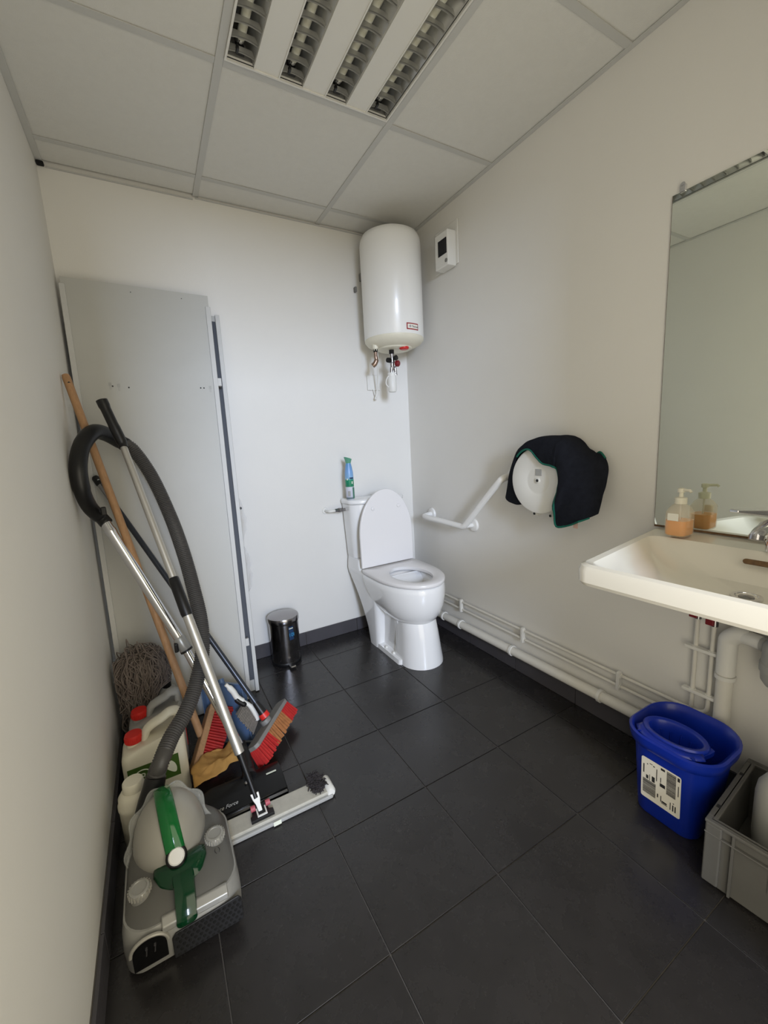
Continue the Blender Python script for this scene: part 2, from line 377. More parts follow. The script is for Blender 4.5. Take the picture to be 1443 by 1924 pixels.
def film(v0, v1, wmax, seed):
    P = []
    for i in range(17):
        t = i / 16; v = v0 + (v1 - v0) * t; row = []
        wd_ = wmax * (math.sin(PI * t) ** .6) * (.7 + .5 * noise.noise(V((seed, t * 5, 0))))
        for j in range(7):
            s_ = j / 6; b0 = bilin(TL2, TR2, BR2, BL2, 1.0, v, n2, .004)
            row.append(b0 + V((wd_ * s_, .004 - .012 * s_ + .018 * noise.noise(V((seed, t * 9, s_ * 4))), .01 * noise.noise(V((seed + 4, t * 7, s_ * 5))))))
        P.append(row)
    return P
build('film_scrap', MB().grid(film(.515, .40, .03, 3)), 'film', p2, ang=60)
build('film_scrap', MB().grid(film(.385, .265, .038, 8)), 'film', p2, ang=60)

# ================================================================== wall-hung things on the back wall
HX, HY, HR = 1.494, -.192, .165
wh = thing('water_heater', 'white upright cylindrical water heater hung high in the right-hand corner', 'water heater', (HX, HY, 1.68))
build('tank_body', MB().lathe([(.08, 2.262), (.125, 2.257), (.152, 2.243), (HR - .003, 2.222), (HR, 2.20), (HR, 1.728), (HR - .002, 1.724)], (HX, HY, 0), n=64), 'enamel', wh)
build('bottom_cover', MB().lathe([(HR - .005, 1.728), (HR - .001, 1.722), (HR - .002, 1.714), (.15, 1.698), (.12, 1.684), (.098, 1.678), (.096, 1.674), (.09, 1.671), (.02, 1.669)], (HX, HY, 0), n=64), 'cream', wh)
build('wall_bracket', MB().box((HX, -.016, 2.1), (.20, .03, .04)).box((HX - .133, -.012, 2.03), (.012, .024, .028)), 'grey', wh, bevel=.003)
# rating plate wrapped on the curved front
def plate(zc, a0, a1, h, r, nn=12):
    return [[V((HX + r * math.cos(a0 + (a1 - a0) * i / nn), HY + r * math.sin(a0 + (a1 - a0) * i / nn), zc + s_ * h)) for s_ in (-1, 1)] for i in range(nn + 1)]
aL = math.atan2(-1, -.11) ; a0_, a1_ = -1.85, -1.42
a0_, a1_ = -1.70, -1.225
build('name_plate', MB().grid(plate(1.757, a0_, a1_, .0165, HR + .0006)), 'redlab', wh)
build('name_plate_face', MB().grid(plate(1.757, a0_ + .035, a1_ - .03, .011, HR + .001)), 'paper', wh)
am = (a0_ + a1_) / 2 + .09
text('brand_lettering', 'Thermor', .0125, frame((-math.sin(am), math.cos(am), 0), (0, 0, 1), (HX + (HR + .0014) * math.cos(am), HY + (HR + .0014) * math.sin(am), 1.756)), 'ink', wh)
an = a0_ + .13
build('emblem', MB().lathe([(.0065, 0), (.0065, .0006)], (HX + (HR + .001) * math.cos(an), HY + (HR + .001) * math.sin(an), 1.757), (math.cos(an), math.sin(an), 0), 14), 'greylab', wh)
build('thermostat_knob', MB().lathe([(.026, 0), (.026, -.008), (.02, -.013), (.006, -.013)], (1.512, -.262, 1.674), n=20), 'redcap', wh)
# cold and hot connections
vx = 1.372
hv = build('hot_outlet', MB().lathe([(.016, 1.695), (.016, 1.672), (.012, 1.672), (.012, 1.66)], (vx, -.19, 0), n=16), 'cream', wh)
build('union_nut', MB().lathe([(.0135, 1.668), (.0135, 1.654)], (vx, -.19, 0), n=6), 'black', hv)
build('elbow', MB().tube(cr([(vx, -.19, 1.656), (vx, -.19, 1.63), (vx + .002, -.19, 1.612), (vx - .006, -.186, 1.594), (vx - .016, -.178, 1.584)], 5), [.010] * 5 + [.0105] * 5 + [.013] * 5 + [.0135] * 5 + [.013]), 'brass', hv)
sx_ = 1.468
sg = build('safety_valve', MB().lathe([(.011, 1.672), (.011, 1.63), (.015, 1.628), (.015, 1.602), (.011, 1.598), (.011, 1.565), (.008, 1.56)], (sx_, -.2, 0), n=18), 'steel', wh)
build('valve_nut', MB().lathe([(.0155, 1.668), (.0155, 1.648)], (sx_, -.2, 0), n=6), 'black', sg)
build('valve_cap', MB().lathe([(.013, 0), (.014, .01), (.013, .022)], (sx_ - .014, -.205, 1.612), (-.93, -.3, 0), 16), 'black', sg)
build('valve_cap', MB().lathe([(.009, 0), (.013, .008), (.0135, .02), (.006, .022)], (sx_ + .004, -.215, 1.622), (.35, -.85, .1), 16), 'black', sg)
build('drain_knob', MB().lathe([(.009, 0), (.017, .006), (.0175, .02), (.012, .026)], (sx_ + .014, -.21, 1.596), (.55, -.8, -.1), 16), 'maroon', sg)
build('drain_spout', MB().tube([(sx_ - .006, -.2, 1.575), (sx_ - .008, -.2, 1.545)], .008).tube([(sx_ + .018, -.2, 1.575), (sx_ + .022, -.2, 1.535)], .008).box((sx_ + .006, -.2, 1.575), (.03, .012, .012)), 'steel', sg)
build('drain_funnel', MB().lathe([(.024, 1.548), (.0245, 1.54), (.0225, 1.535), (.0225, 1.528), (.024, 1.526), (.0235, 1.452), (.019, 1.444), (.006, 1.443)], (1.469, -.19, 0), n=24), 'white', wh)
build('funnel_hook', MB().tube(cr([(1.447, -.19, 1.532), (1.432, -.19, 1.51), (1.43, -.19, 1.485), (1.446, -.19, 1.47)], 5), .0028, 8), 'white', wh)
build('power_cable', MB().tube(cr([(1.395, -.165, 1.678), (1.412, -.14, 1.61), (1.428, -.10, 1.55), (1.44, -.07, 1.505), (1.446, -.05, 1.46), (1.436, -.04, 1.425), (1.415, -.033, 1.432), (1.448, -.02, 1.4785)][:6] + [(1.452, -.035, 1.432), (1.447, -.02, 1.452), (1.444, -.012, 1.482)], 6), .0042, 8), 'white', wh)
so = thing('cable_outlet', 'white square cable outlet plate on back wall under the heater', 'outlet', (1.448, 0, 1.52))
build('plate', MB().box((1.448, -.006, 1.521), (.084, .011, .088)), 'white', so, bevel=.003)
build('cable_clamp', MB().box((1.444, -.014, 1.482), (.018, .008, .010)), 'white', so, bevel=.002)

# ================================================================== toilet
TC = 1.362
to = thing('toilet', 'white close-coupled toilet with its lid up, standing in the right-hand back corner', 'toilet', (TC, -.35, 0))
build('rear_buttress', MB().loft([rrect(TC, (yb + yf) / 2, hw, (yb - yf) / 2, .03, z, 6) for z, yb, yf, hw in
      ((0, -.185, -.30, .138), (.1, -.172, -.31, .143), (.2, -.135, -.325, .15), (.28, -.095, -.335, .157), (.335, -.06, -.345, .163), (.37, -.036, -.36, .168), (.40, -.026, -.37, .172), (.432, -.021, -.36, .174))]), 'ceramic', to, ang=55)
build('rear_body', MB().loft([dring(TC, yb, yf, hw, z, L=.03, rc=.015) for z, yb, yf, hw in
      ((0, -.185, -.54, .134), (.026, -.185, -.54, .132), (.032, -.182, -.53, .098), (.10, -.172, -.52, .096), (.2, -.135, -.5, .1), (.28, -.09, -.46, .112), (.335, -.052, -.44, .135), (.37, -.034, -.42, .152), (.395, -.026, -.41, .17), (.43, -.02, -.36, .175), (.436, -.02, -.3, .174), (.444, -.02, -.215, .173), (.47, -.02, -.2, .171), (.503, -.02, -.193, .166))]), 'ceramic', to, ang=55)
build('pedestal', MB().loft([dring(TC, yb, yf, hw, z, L=(yb - yf) * .55) for z, yb, yf, hw in
      ((0, -.43, -.648, .118), (.02, -.43, -.647, .117), (.08, -.43, -.638, .110), (.16, -.43, -.625, .103), (.22, -.42, -.61, .099), (.30, -.40, -.58, .09))]), 'ceramic', to, ang=60)
build('bowl', MB().loft([dring(TC, yb, yf, hw, z, L=(yb - yf) * .58) for z, yb, yf, hw in
      ((.19, -.38, -.54, .06), (.215, -.36, -.585, .095), (.24, -.33, -.617, .122), (.275, -.30, -.642, .147), (.32, -.27, -.659, .166), (.37, -.24, -.668, .177), (.41, -.22, -.669, .18), (.43, -.21, -.666, .178), (.437, -.215, -.66, .172), (.438, -.27, -.64, .14), (.42, -.285, -.625, .125), (.36, -.31, -.60, .115), (.29, -.35, -.56, .085), (.235, -.37, -.52, .06), (.21, -.385, -.5, .045))]), 'ceramic', to, ang=60)
build('water', MB().loft([dring(TC, -.36, -.545, .078, .262, L=.1), dring(TC, -.36, -.545, .078, .2625, L=.1)]), 'clear', to)
so_ = [dring(TC, -.216 - e, -.672 + e, .181 - e, z, L=.27) for z, e in ((.441, .004), (.446, 0), (.458, 0), (.463, .005))]
cS = V((TC, -.462, 0))
def inner(z, e):
    out = []
    for p in so_[0]:
        a = math.atan2(p.y - cS.y, p.x - cS.x); out.append(V((TC + (.103 + e) * math.cos(a), cS.y + (.145 + e) * math.sin(a), z)))
    return out
build('seat', MB().loft(so_ + [inner(.463, .006), inner(.459, 0), inner(.446, 0), inner(.441, .004)], loop=True), 'seat', to, ang=50)
lw_, lh = .174, .44
poly = [(-lw_, 0), (lw_, 0), (lw_, .18)] + [(lw_ * math.cos(PI * i / 28), .18 + (lh - .18) * math.sin(PI * i / 28)) for i in range(1, 28)] + [(-lw_, .18)]
ld = build('seat_lid', MB().prism(poly, .017, frame((1, 0, 0), (0, .012, 1), (TC, -.214, .464))), 'seat', to, bevel=.005, seg=3)
for bx_ in (-.085, .085):
    build('bumper', MB().lathe([(.011, 0), (.011, .005), (.007, .007)], (TC + bx_, -.2285, .80), (0, -1, 0), 12), 'seat', ld)
for q in (-1, 1): build('hinge', MB().lathe([(.011, q * .1), (.011, q * .05)], (TC, -.21, .466), (1, 0, 0), 12), 'seat', to)
build('tank', MB().loft([dring(TC - .004, -.02, yf, hw, z, L=.075, rc=.012) for z, yf, hw in ((.5, -.17, .158), (.505, -.176, .164), (.6, -.183, .168), (.75, -.19, .175), (.822, -.193, .178))]), 'ceramic', to, ang=50)
tl_ = build('tank_lid', MB().loft([dring(TC - .004, -.018, yf, hw, z, L=.08, rc=.012) for z, yf, hw in ((.824, -.196, .181), (.828, -.199, .184), (.842, -.199, .184), (.85, -.194, .179), (.853, -.18, .165))]), 'ceramic', to, ang=50)
build('flush_button', MB().lathe([(.021, 0), (.021, .004), (.017, .006)], (TC + .005, -.1, .852), n=20), 'chrome', tl_)
iv = build('inlet_valve', MB().lathe([(.009, 0), (.009, .02)], (1.168, -.062, .79), (1, 0, 0), 12).lathe([(.012, 0), (.013, .008), (.011, .016)], (1.152, -.062, .79), (1, 0, 0), 6).lathe([(.013, 0), (.014, .006), (.013, .014)], (1.137, -.062, .79), (1, 0, 0), 16).lathe([(.011, 0), (.012, .02)], (1.117, -.062, .79), (1, 0, 0), 6), 'steel', to)
build('supply_pipe', MB().tube(cr([(1.125, -.062, .79), (1.1, -.062, .79), (1.085, -.055, .789), (1.08, -.03, .788), (1.08, 0, .788)], 5), .0075, 10).lathe([(.02, 0), (.017, .005)], (1.08, 0, .788), (0, -1, 0), 18), 'white', iv)
for sx2, sy in ((1.252, -.36), (1.252, -.44)):
    build('floor_screw', MB().lathe([(.010, .031), (.010, .036), (.006, .041)], (TC - .118, sy, -.003), n=14), 'white', to)

af = thing('air_freshener', 'green and blue spray can standing on the toilet tank', 'spray can', (1.197, -.115, .853))
canm = ramp_mat('can_print', [(0, (210, 214, 226)), (.04, (70, 96, 96)), (.09, (196, 200, 216)), (.36, (214, 216, 226)), (.375, (44, 128, 96)), (.56, (30, 142, 104)), (.60, (132, 178, 214)), (.8, (124, 166, 216)), (1, (100, 150, 200))], 0, .2)
zc = .853
build('can_body', MB().lathe([(.022, zc), (.0245, zc + .004), (.0245, zc + .135), (.0235, zc + .155), (.019, zc + .185), (.015, zc + .203), (.0145, zc + .208)], (1.197, -.115, 0), n=28), canm, af)
cp = MB(); rr = []
for r, h, tl2 in ((.0145, .206, 0), (.0165, .216, .002), (.02, .228, .008), (.0225, .234, .012), (.021, .236, .012)):
    rr.append([V((1.197 - .1 * tl2 + r * math.cos(2 * PI * k / 24), -.115 + r * math.sin(2 * PI * k / 24), zc + h - tl2 * math.cos(2 * PI * k / 24) * .6)) for k in range(24)])
build('spray_cap', cp.loft(rr), mat('cap_green', (96, 158, 132), .4), af)
def can_patch(a0, a1, z0, z1, r=.0249):
    return [[V((1.197 + r * math.cos(a0 + (a1 - a0) * i / 6), -.115 + r * math.sin(a0 + (a1 - a0) * i / 6), z)) for z in (z0, z1)] for i in range(7)]
build('label_block', MB().grid(can_patch(-1.95, -.9, zc + .118, zc + .127)), 'navy', af)
build('label_block', MB().grid(can_patch(-2.5, -1.9, zc + .02, zc + .05)), 'greylab', af)
build('label_stripe', MB().grid(can_patch(-1.35, -.5, zc + .008, zc + .07)), mat('leaf_green', (70, 124, 104), .35), af)
for q in ((-1.5, -1.2, zc + .09, zc + .105), (-2.6, -2.3, zc + .112, zc + .122)): build('label_flower', MB().grid(can_patch(*q, .0251)), 'pale', af)

# ------------------------------------------------------------------ pedal bin
BX, BY = .744, -.115
pb = thing('pedal_bin', 'small round stainless pedal bin against the back wall', 'bin', (BX, BY, 0))
build('body', MB().lathe([(.075, .012), (.077, .02), (.0805, .235), (.0815, .24)], (BX, BY, 0), n=48), 'steel', pb)
build('base_ring', MB().lathe([(.076, 0), (.079, .004), (.079, .016), (.076, .02)], (BX, BY, 0), n=48), 'black', pb)
lid = build('lid', MB().lathe([(.083, .238), (.0845, .242), (.0845, .262), (.082, .268), (.07, .274), (.03, .279), (.004, .28)], (BX, BY, 0), n=48), 'steel', pb)
dn = V((.02, -1, 0)).normalized(); sd = V((-dn.y, dn.x, 0))
P_ = V((BX, BY, 0)) + dn * .08
build('pedal', MB().box((0, 0, 0), (.034, .05, .006), frame(sd, dn, P_ + V((0, 0, .014)) + dn * .01)), 'black', pb, bevel=.002)
build('pedal_tip', MB().lathe([(.005, -.012), (.005, .012)], P_ + dn * .034 + V((0, 0, .014)), sd, 10), 'chrome', pb)
aS = -1.42
def bin_patch(a0, a1, z0, z1, r=.0812):
    return [[V((BX + (r - .0006 * (1 - z / .12)) * math.cos(a0 + (a1 - a0) * i / 6), BY + r * math.sin(a0 + (a1 - a0) * i / 6), z)) for z in (z0, z1)] for i in range(7)]
build('sticker', MB().grid(bin_patch(-1.52, -1.2, .15, .225, .0818)), 'navy', pb)
text('volume_print', '10l', .028, frame((-math.sin(-1.36), math.cos(-1.36), 0), (0, 0, 1), (BX + .0824 * math.cos(-1.36), BY + .0824 * math.sin(-1.36), .178)), 'label_blue', pb)
build('sticker_line', MB().grid(bin_patch(-1.5, -1.22, .212, .217, .0824)), 'pale', pb)

# ================================================================== right wall: sensor, rail, dispenser, towel, mirror
sb = thing('wall_sensor', 'white square wall sensor box with dark grille, high beside the heater', 'sensor', (W, -.42, 2.13))
build('back_plate', MB().box((W - .004, -.425, 2.135), (.008, .185, .205)), 'white', sb, bevel=.004, seg=3)
build('housing', MB().box((W - .034, -.452, 2.105), (.055, .105, .165)), 'white', sb, bevel=.006, seg=3)
gr = build('grille', MB().box((W - .0615, -.462, 2.115), (.003, .068, .072)), 'black', sb, bevel=.001)
for k in range(7):
    build('grille_slat', MB().box((W - .0635, -.434 - .0095 * k, 2.115), (.003, .004, .07)), 'ink', gr)
build('button', MB().lathe([(.009, 0), (.009, .003), (.007, .004)], (W - .0615, -.492, 2.045), (-1, 0, 0), 16), 'grey', sb)

gb = thing('grab_rail', 'white angled grab rail fixed to right wall beside the toilet', 'grab rail', (W, -.55, .75))
e = .07
build('rail', MB().tube(cr([(W, -.215, .716), (W - .03, -.217, .714), (W - e + .012, -.222, .711), (W - e, -.24, .707), (W - e, -.4, .704), (W - e, -.55, .699), (W - e, -.588, .702), (W - e, -.625, .732), (W - e, -.74, .848), (W - e, -.84, .945), (W - e + .008, -.862, .967), (W - .03, -.872, .976), (W, -.873, .977)], 6), .016, 16), 'rail', gb)
build('support_arm', MB().tube([(W - e, -.592, .703), (W, -.592, .70)], .013, 14), 'rail', gb)
for y, z in ((-.215, .716), (-.592, .70), (-.873, .977)):
    build('wall_flange', MB().lathe([(.036, 0), (.036, .004), (.032, .010), (.017, .014)], (W, y, z), (-1, 0, 0), 28), 'rail', gb)

DY, DZ = -1.11, .977
dp = thing('paper_dispenser', 'round white toilet paper dispenser on the right wall, partly draped in a towel', 'dispenser', (W, DY, DZ))
build('drum', MB().lathe([(.128, 0), (.129, .09), (.131, .1)], (W, DY, DZ), (-1, 0, 0), 64), 'white', dp)
dc = build('cover', MB().lathe([(.133, .096), (.137, .10), (.1375, .112), (.134, .12), (.128, .122), (.062, .122), (.058, .119), (.05, .1185), (.02, .1185)], (W, DY, DZ), (-1, 0, 0), 64), 'white', dp)
lk = build('lock', MB().lathe([(.011, .1185), (.011, .123), (.009, .124)], (W, DY, DZ), (-1, 0, 0), 18), 'white', dc)
build('keyhole', MB().lathe([(.0062, .1238), (.0062, .1246)], (W, DY, DZ), (-1, 0, 0), 14), 'ink', lk)
build('sight_window', MB().box((W - .1195, DY - .003, DZ + .033), (.003, .03, .026)), 'greylab', dc, bevel=.001)
for yy in (-1.065, -1.145):
    f_ = build('mounting_foot', MB().box((W - .07, yy, DZ - .14), (.03, .028, .03)), 'white', dp, bevel=.005)
    build('foot_hole', MB().lathe([(.0055, 0), (.0055, .001)], (W - .086, yy, DZ - .146), (-1, 0, 0), 12), 'ink', f_)

TWC = [
    [(-.215, -.085, .05), (-.20, -.095, .072), (-.178, -.104, .087), (-.15, -.112, .094), (-.115, -.116, .095), (-.08, -.112, .093)],
    [(-.18, .0, .045), (-.172, .0, .07), (-.163, .0, .09), (-.15, .0, .1), (-.138, .0, .104), (-.124, .0, .105)],
    [(-.12, .09, .03), (-.117, .095, .06), (-.112, .10, .09), (-.104, .104, .11), (-.093, .101, .122), (-.083, .097, .125)],
    [(-.065, .137, .02), (-.062, .142, .06), (-.055, .147, .10), (-.045, .147, .124), (-.03, .138, .134), (-.015, .126, .133)],
    [(-.01, .16, .02), (-.005, .163, .06), (0, .166, .10), (.008, .162, .13), (.018, .13, .138), (.026, .093, .133)],
    [(.04, .17, .02), (.045, .172, .06), (.05, .173, .10), (.055, .16, .135), (.058, .11, .142), (.057, .068, .133)],
    [(.08, .172, .02), (.085, .172, .06), (.095, .17, .10), (.10, .15, .138), (.105, .10, .146), (.102, .062, .136)],
    [(.11, .168, .02), (.115, .167, .06), (.125, .16, .11), (.125, .13, .145), (.128, .08, .15), (.13, .043, .142)],
    [(.13, .16, .02), (.14, .155, .06), (.15, .14, .115), (.15, .10, .15), (.143, .03, .155), (.138, -.02, .146)],
    [(.15, .145, .02), (.165, .135, .06), (.18, .115, .115), (.172, .05, .155), (.15, -.04, .158), (.126, -.10, .146)],
    [(.17, .125, .02), (.19, .115, .06), (.205, .09, .11), (.195, .0, .15), (.165, -.09, .15), (.118, -.172, .132)],
    [(.19, .11, .02), (.21, .10, .05), (.235, .07, .10), (.225, -.02, .14), (.205, -.10, .145), (.185, -.155, .13)],
    [(.195, .10, .012), (.215, .10, .03), (.245, .07, .07), (.252, -.02, .11), (.248, -.085, .12), (.238, -.13, .115)],
    [(.20, .10, .008), (.225, .105, .018), (.262, .062, .04), (.268, -.01, .06), (.268, -.06, .08), (.262, -.112, .09)]]
tw_rows = [cr([V((W - d, -1.09 - a, .977 + b)) for a, b, d in c_], 5) for c_ in TWC]
tw_cols = [cr([r[j] for r in tw_rows], 5) for j in range(len(tw_rows[0]))]
P = []
for i in range(len(tw_cols[0])):
    row = []
    for j in range(len(tw_cols)):
        p = tw_cols[j][i].copy(); u = i / (len(tw_cols[0]) - 1); v = j / (len(tw_cols) - 1)
        amp = .0105 * min(1, max(0, (u - .35) * 4)) * (.35 + .65 * v)
        fold = 1 - 2 * abs(math.sin(u * 15 + v * 1.8 + .5)) ** .7 + .6 * math.sin(u * 27 - v * 4)
        p.x -= max(-.003, amp * fold); p += V((0, 1, 1)) * .003 * noise.noise(p * 22)
        p.x = min(p.x, W - .006); row.append(p)
    P.append(row)
tw_ = build('towel', MB().grid(P), 'towel', solid=.006, sub=1)
tag(tw_, 'black towel with green hem draped over the round paper dispenser', 'towel')
edge = [r[-1] for r in P]
build('hem', MB().tube([p + V((-.0025, 0, 0)) for p in edge[10:54]], .0042, 8).tube([P[-1][j] + V((-.004, -.001, 0)) for j in range(0, 9)], .004, 8)
      .tube([p + V((-.003, 0, -.001)) for p in edge[50:62]], .0035, 8), 'hem', tw_)
lin_ = [[p + V((.001, .0, .0)) for p in edge[35:50]], [p + V((.006, .011 * math.sin(PI * k / 14), -.003)) for k, p in enumerate(edge[35:50])], [p + V((.012, .02 * math.sin(PI * k / 14), -.005)) for k, p in enumerate(edge[35:50])]]
build('lining', MB().grid(lin_), 'hem', tw_, solid=.003)
pL = edge[56]
build('care_tag', MB().grid([[pL + V((.004 - .002 * s_, .008 - .02 * s_, .004 - .024 * t)) for s_ in (0, .5, 1)] for t in (0, .5, 1)]), 'pink', tw_)

mi = thing('mirror', 'large frameless mirror on right wall above the washbasin', 'mirror', (W, -1.8, 1.34))
build('glass', MB().b2((W - .007, -2.10, .836), (W - .002, -1.503, 1.845)), 'mirror', mi)
build('worn_edge', MB().b2((W - .0078, -2.10, .831), (W - .0015, -1.503, .8375)).b2((W - .0068, -1.5035, .837), (W - .002, -1.502, 1.845)), 'rust', mi)
build('mirror_clip', MB().box((W - .006, -1.53, 1.852), (.012, .016, .02)).lathe([(.007, 0), (.007, .004)], (W - .008, -1.53, 1.862), (-1, 0, 0), 14), 'chrome', mi, bevel=.0015)

# ================================================================== washbasin
QA, QB, QC, QD = V((W - .001, -1.503, 0)), V((1.19, -1.560, 0)), V((1.222, -2.19, 0)), V((W - .001, -2.17, 0))
def sk(s_, t, z):  # s: 0 wall -> 1 front, t: 0 left -> 1 right
    p = QA.lerp(QB, s_).lerp(QD.lerp(QC, s_), t); p.z = z; return p
def sring(s0, s1, t0, t1, r, z0, z1):
    return [sk(q.x, q.y, z0 + (z1 - z0) * q.x) for q in rrect((s0 + s1) / 2, (t0 + t1) / 2, (s1 - s0) / 2, (t1 - t0) / 2, r, 0, 8)]
wb_ = thing('washbasin', 'wide white wall-hung washbasin below the mirror', 'sink', (1.45, -1.85, .8))
build('basin', MB().loft([sring(.2, .66, .2, .8, .2, .675, .695), sring(.05, .82, .08, .92, .1, .715, .725), sring(.01, .96, .03, .97, .06, .745, .748), sring(0, .985, .006, .994, .05, .752, .752), sring(0, .998, 0, 1, .05, .765, .762), sring(0, 1, 0, 1, .05, .81, .794), sring(0, .992, .006, .994, .05, .824, .806), sring(.006, .975, .02, .98, .05, .829, .811),
      sring(.20, .965, .045, .955, .06, .826, .808), sring(.215, .95, .055, .945, .06, .818, .8), sring(.25, .925, .10, .90, .1, .775, .785), sring(.30, .88, .2, .8, .14, .735, .757), sring(.40, .74, .34, .66, .15, .722, .735), sring(.5, .62, .44, .56, .05, .718, .72)]), 'sink', wb_, ang=28)
dr = sk(.50, .52, 0); dr = V((1.487, -1.832, .726))
dn_ = build('drain', MB().lathe([(.033, 0), (.032, .004), (.024, .004), (.021, -.003), (.019, -.006)], dr, (-.04, .0, 1), 28), 'chrome', wb_)
build('drain_plug', MB().lathe([(.017, -.004), (.016, .002), (.004, .005)], dr, (-.04, 0, 1), 20), 'steel', dn_)
ov = V((1.562, -1.83, .797))
build('overflow_slot', MB().prism([(.028 + .007 * math.cos(a), .007 * math.sin(a)) for a in [-PI / 2 + PI * k / 8 for k in range(9)]] + [(-.028 - .007 * math.cos(a), -.007 * math.sin(a)) for a in [-PI / 2 + PI * k / 8 for k in range(9)]], .004, frame((.04, -1, 0), (.62, 0, .78), ov + V((-.003, 0, .002)))), 'rust', wb_)

fc = thing('faucet', 'chrome single-lever mixer tap on the washbasin deck', 'tap', (1.603, -1.85, .829))
fb = V((1.605, -1.85, .829))
build('tap_body', MB().lathe([(.027, 0), (.027, .024), (.024, .028), (.023, .05), (.024, .085), (.021, .098)], fb, (-.08, 0, 1), 28), 'chrome', fc)
sp_ = build('spout', MB().tube(cr([fb + V((-.005, .002, .07)), fb + V((-.035, .006, .072)), fb + V((-.07, .010, .068)), fb + V((-.1, .013, .058)), fb + V((-.108, .014, .05))], 5), [.02] * 5 + [.018] * 5 + [.0155] * 5 + [.0145] * 5 + [.0145], 18), 'chrome', fc)
build('aerator', MB().lathe([(.0155, 0), (.0155, .012), (.012, .013)], fb + V((-.104, .0135, .056)), (-.3, 0, -.95), 20), 'steel', sp_)
lv = fb + V((-.01, 0, .1))
build('lever', MB().loft([[lv + V(d) * 1 + V((x_, 0, z_)) for x_, z_ in ()] for d in ()] or [[lv + (V((-.135, .05, .018)) * t) + V((.3, .95, 0)).normalized() * s_ * w_ + V((0, 0, h_)) for s_, h_ in ((-1, -th), (1, -th), (1, th), (-1, th))] for t, w_, th in ((-.12, .022, .011), (.15, .024, .012), (.5, .017, .008), (.9, .012, .005), (1, .011, .004))]), 'chrome', fc, bevel=.003)
build('lever_dot', MB().lathe([(.005, 0), (.005, .003)], fb + V((-.025, .006, .088)), (-.9, .3, 0), 12), 'ink', fc)

sd_ = thing('soap_dispenser', 'clear pump bottle half full of orange soap on the washbasin corner', 'soap dispenser', (1.617, -1.612, .83))
SX, SY, SZ = 1.617, -1.612, .8285
bt = build('bottle', MB().loft([[SRP for SRP in rrect(SX, SY, hx, hy, r, SZ + z)] for hx, hy, r, z in ((.03, .026, .014, 0), (.035, .03, .016, .005), (.036, .031, .018, .03), (.035, .03, .018, .075), (.028, .024, .02, .09), (.016, .016, .015, .099), (.013, .013, .013, .104))]), 'bottle', sd_, ang=60)
build('liquid_soap', MB().loft([rrect(SX, SY, hx, hy, r, SZ + z) for hx, hy, r, z in ((.028, .024, .013, .003), (.033, .028, .015, .007), (.034, .029, .017, .03), (.034, .029, .017, .05))]), 'soap', sd_, ang=60)
pm = build('pump', MB().lathe([(.0165, .100), (.0165, .118), (.009, .12), (.006, .121), (.006, .134), (.010, .135), (.0105, .146), (.006, .148)], (SX, SY, SZ), n=20), 'cream', sd_)
build('nozzle', MB().tube([(SX, SY, SZ + .142), (SX - .012, SY - .028, SZ + .143), (SX - .0135, SY - .032, SZ + .138)], .0042, 10), 'cream', pm)
build('dip_tube', MB().tube([(SX, SY, SZ + .1), (SX + .004, SY, SZ + .01)], .0025, 8), 'white', pm)
build('paper_label', MB().box((SX - .0362, SY + .002, SZ + .062), (.0005, .03, .022)), 'paper', sd_)

# under-sink plumbing
PXX = W - .03
def collar(y, z, r, ax, parent, m='pipe'):
    build('clip', MB().lathe([(r + .001, -.007), (r + .005, -.006), (r + .005, .006), (r + .001, .007)], (PXX, y, z), ax, 18).box((W - .012, y, z), (.024, .012, .012)), m, parent)
tp = thing('water_pipe', 'upper thin white water pipe along right wall, its riser next to the drain pipe', 'pipe', (W, -.9, .23))
r1 = .0065; X1 = W - .02
build('pipe_run', MB().tube([(X1, -.03, .236)] + cr([(X1, -1.60, .236), (X1, -1.672, .238), (X1, -1.697, .255), (X1, -1.70, .29)], 5) + [(X1, -1.70, .66)], r1, 10), 'pipe', tp)
lp = thing('water_pipe', 'lower thin white water pipe along right wall, its riser left of the other one', 'pipe', (W, -.9, .19))
build('pipe_run', MB().tube([(X1, -.03, .192)] + cr([(X1, -1.55, .192), (X1, -1.625, .195), (X1, -1.652, .215), (X1, -1.655, .25)], 5) + [(X1, -1.655, .66)], r1, 10), 'pipe', lp)
for y in (-.497, -.948, -1.415):
    build('double_clip', MB().box((X1 - .003, y, .214), (.02, .013, .075)).lathe([(.011, -.009), (.011, .009)], (X1, y, .236), (0, 1, 0), 12).lathe([(.011, -.009), (.011, .009)], (X1, y, .192), (0, 1, 0), 12), 'white', tp, bevel=.002)
for z in (.305, .455):
    build('double_clip', MB().box((X1 - .003, -1.678, z), (.02, .10, .011)).lathe([(.010, -.008), (.010, .008)], (X1, -1.655, z)).lathe([(.010, -.008), (.010, .008)], (X1, -1.70, z)), 'white', tp, bevel=.002)
for t_, y, z in ((lp, -1.655, .575), (tp, -1.70, .565)):
    build('stop_valve', MB().lathe([(.010, -.02), (.011, .03), (.009, .05)], (X1, y, z), n=12), 'steel', t_)
    build('valve_handle', MB().box((X1 - .022, y + .004, z + .005), (.012, .022, .034)), 'maroon', t_, bevel=.003)
dpz = thing('drain_pipe', 'thick white waste pipe along right wall, turning up to the basin trap', 'pipe', (W, -.9, .11))
r3 = .0215
build('pipe_run', MB().tube([(PXX, -.03, .093), (PXX, -.8, .107)] + cr([(PXX, -1.66, .122), (PXX, -1.715, .128), (PXX, -1.738, .15), (PXX, -1.741, .2)], 5) + [(PXX, -1.741, .44)], r3, 18), 'pipe', dpz)
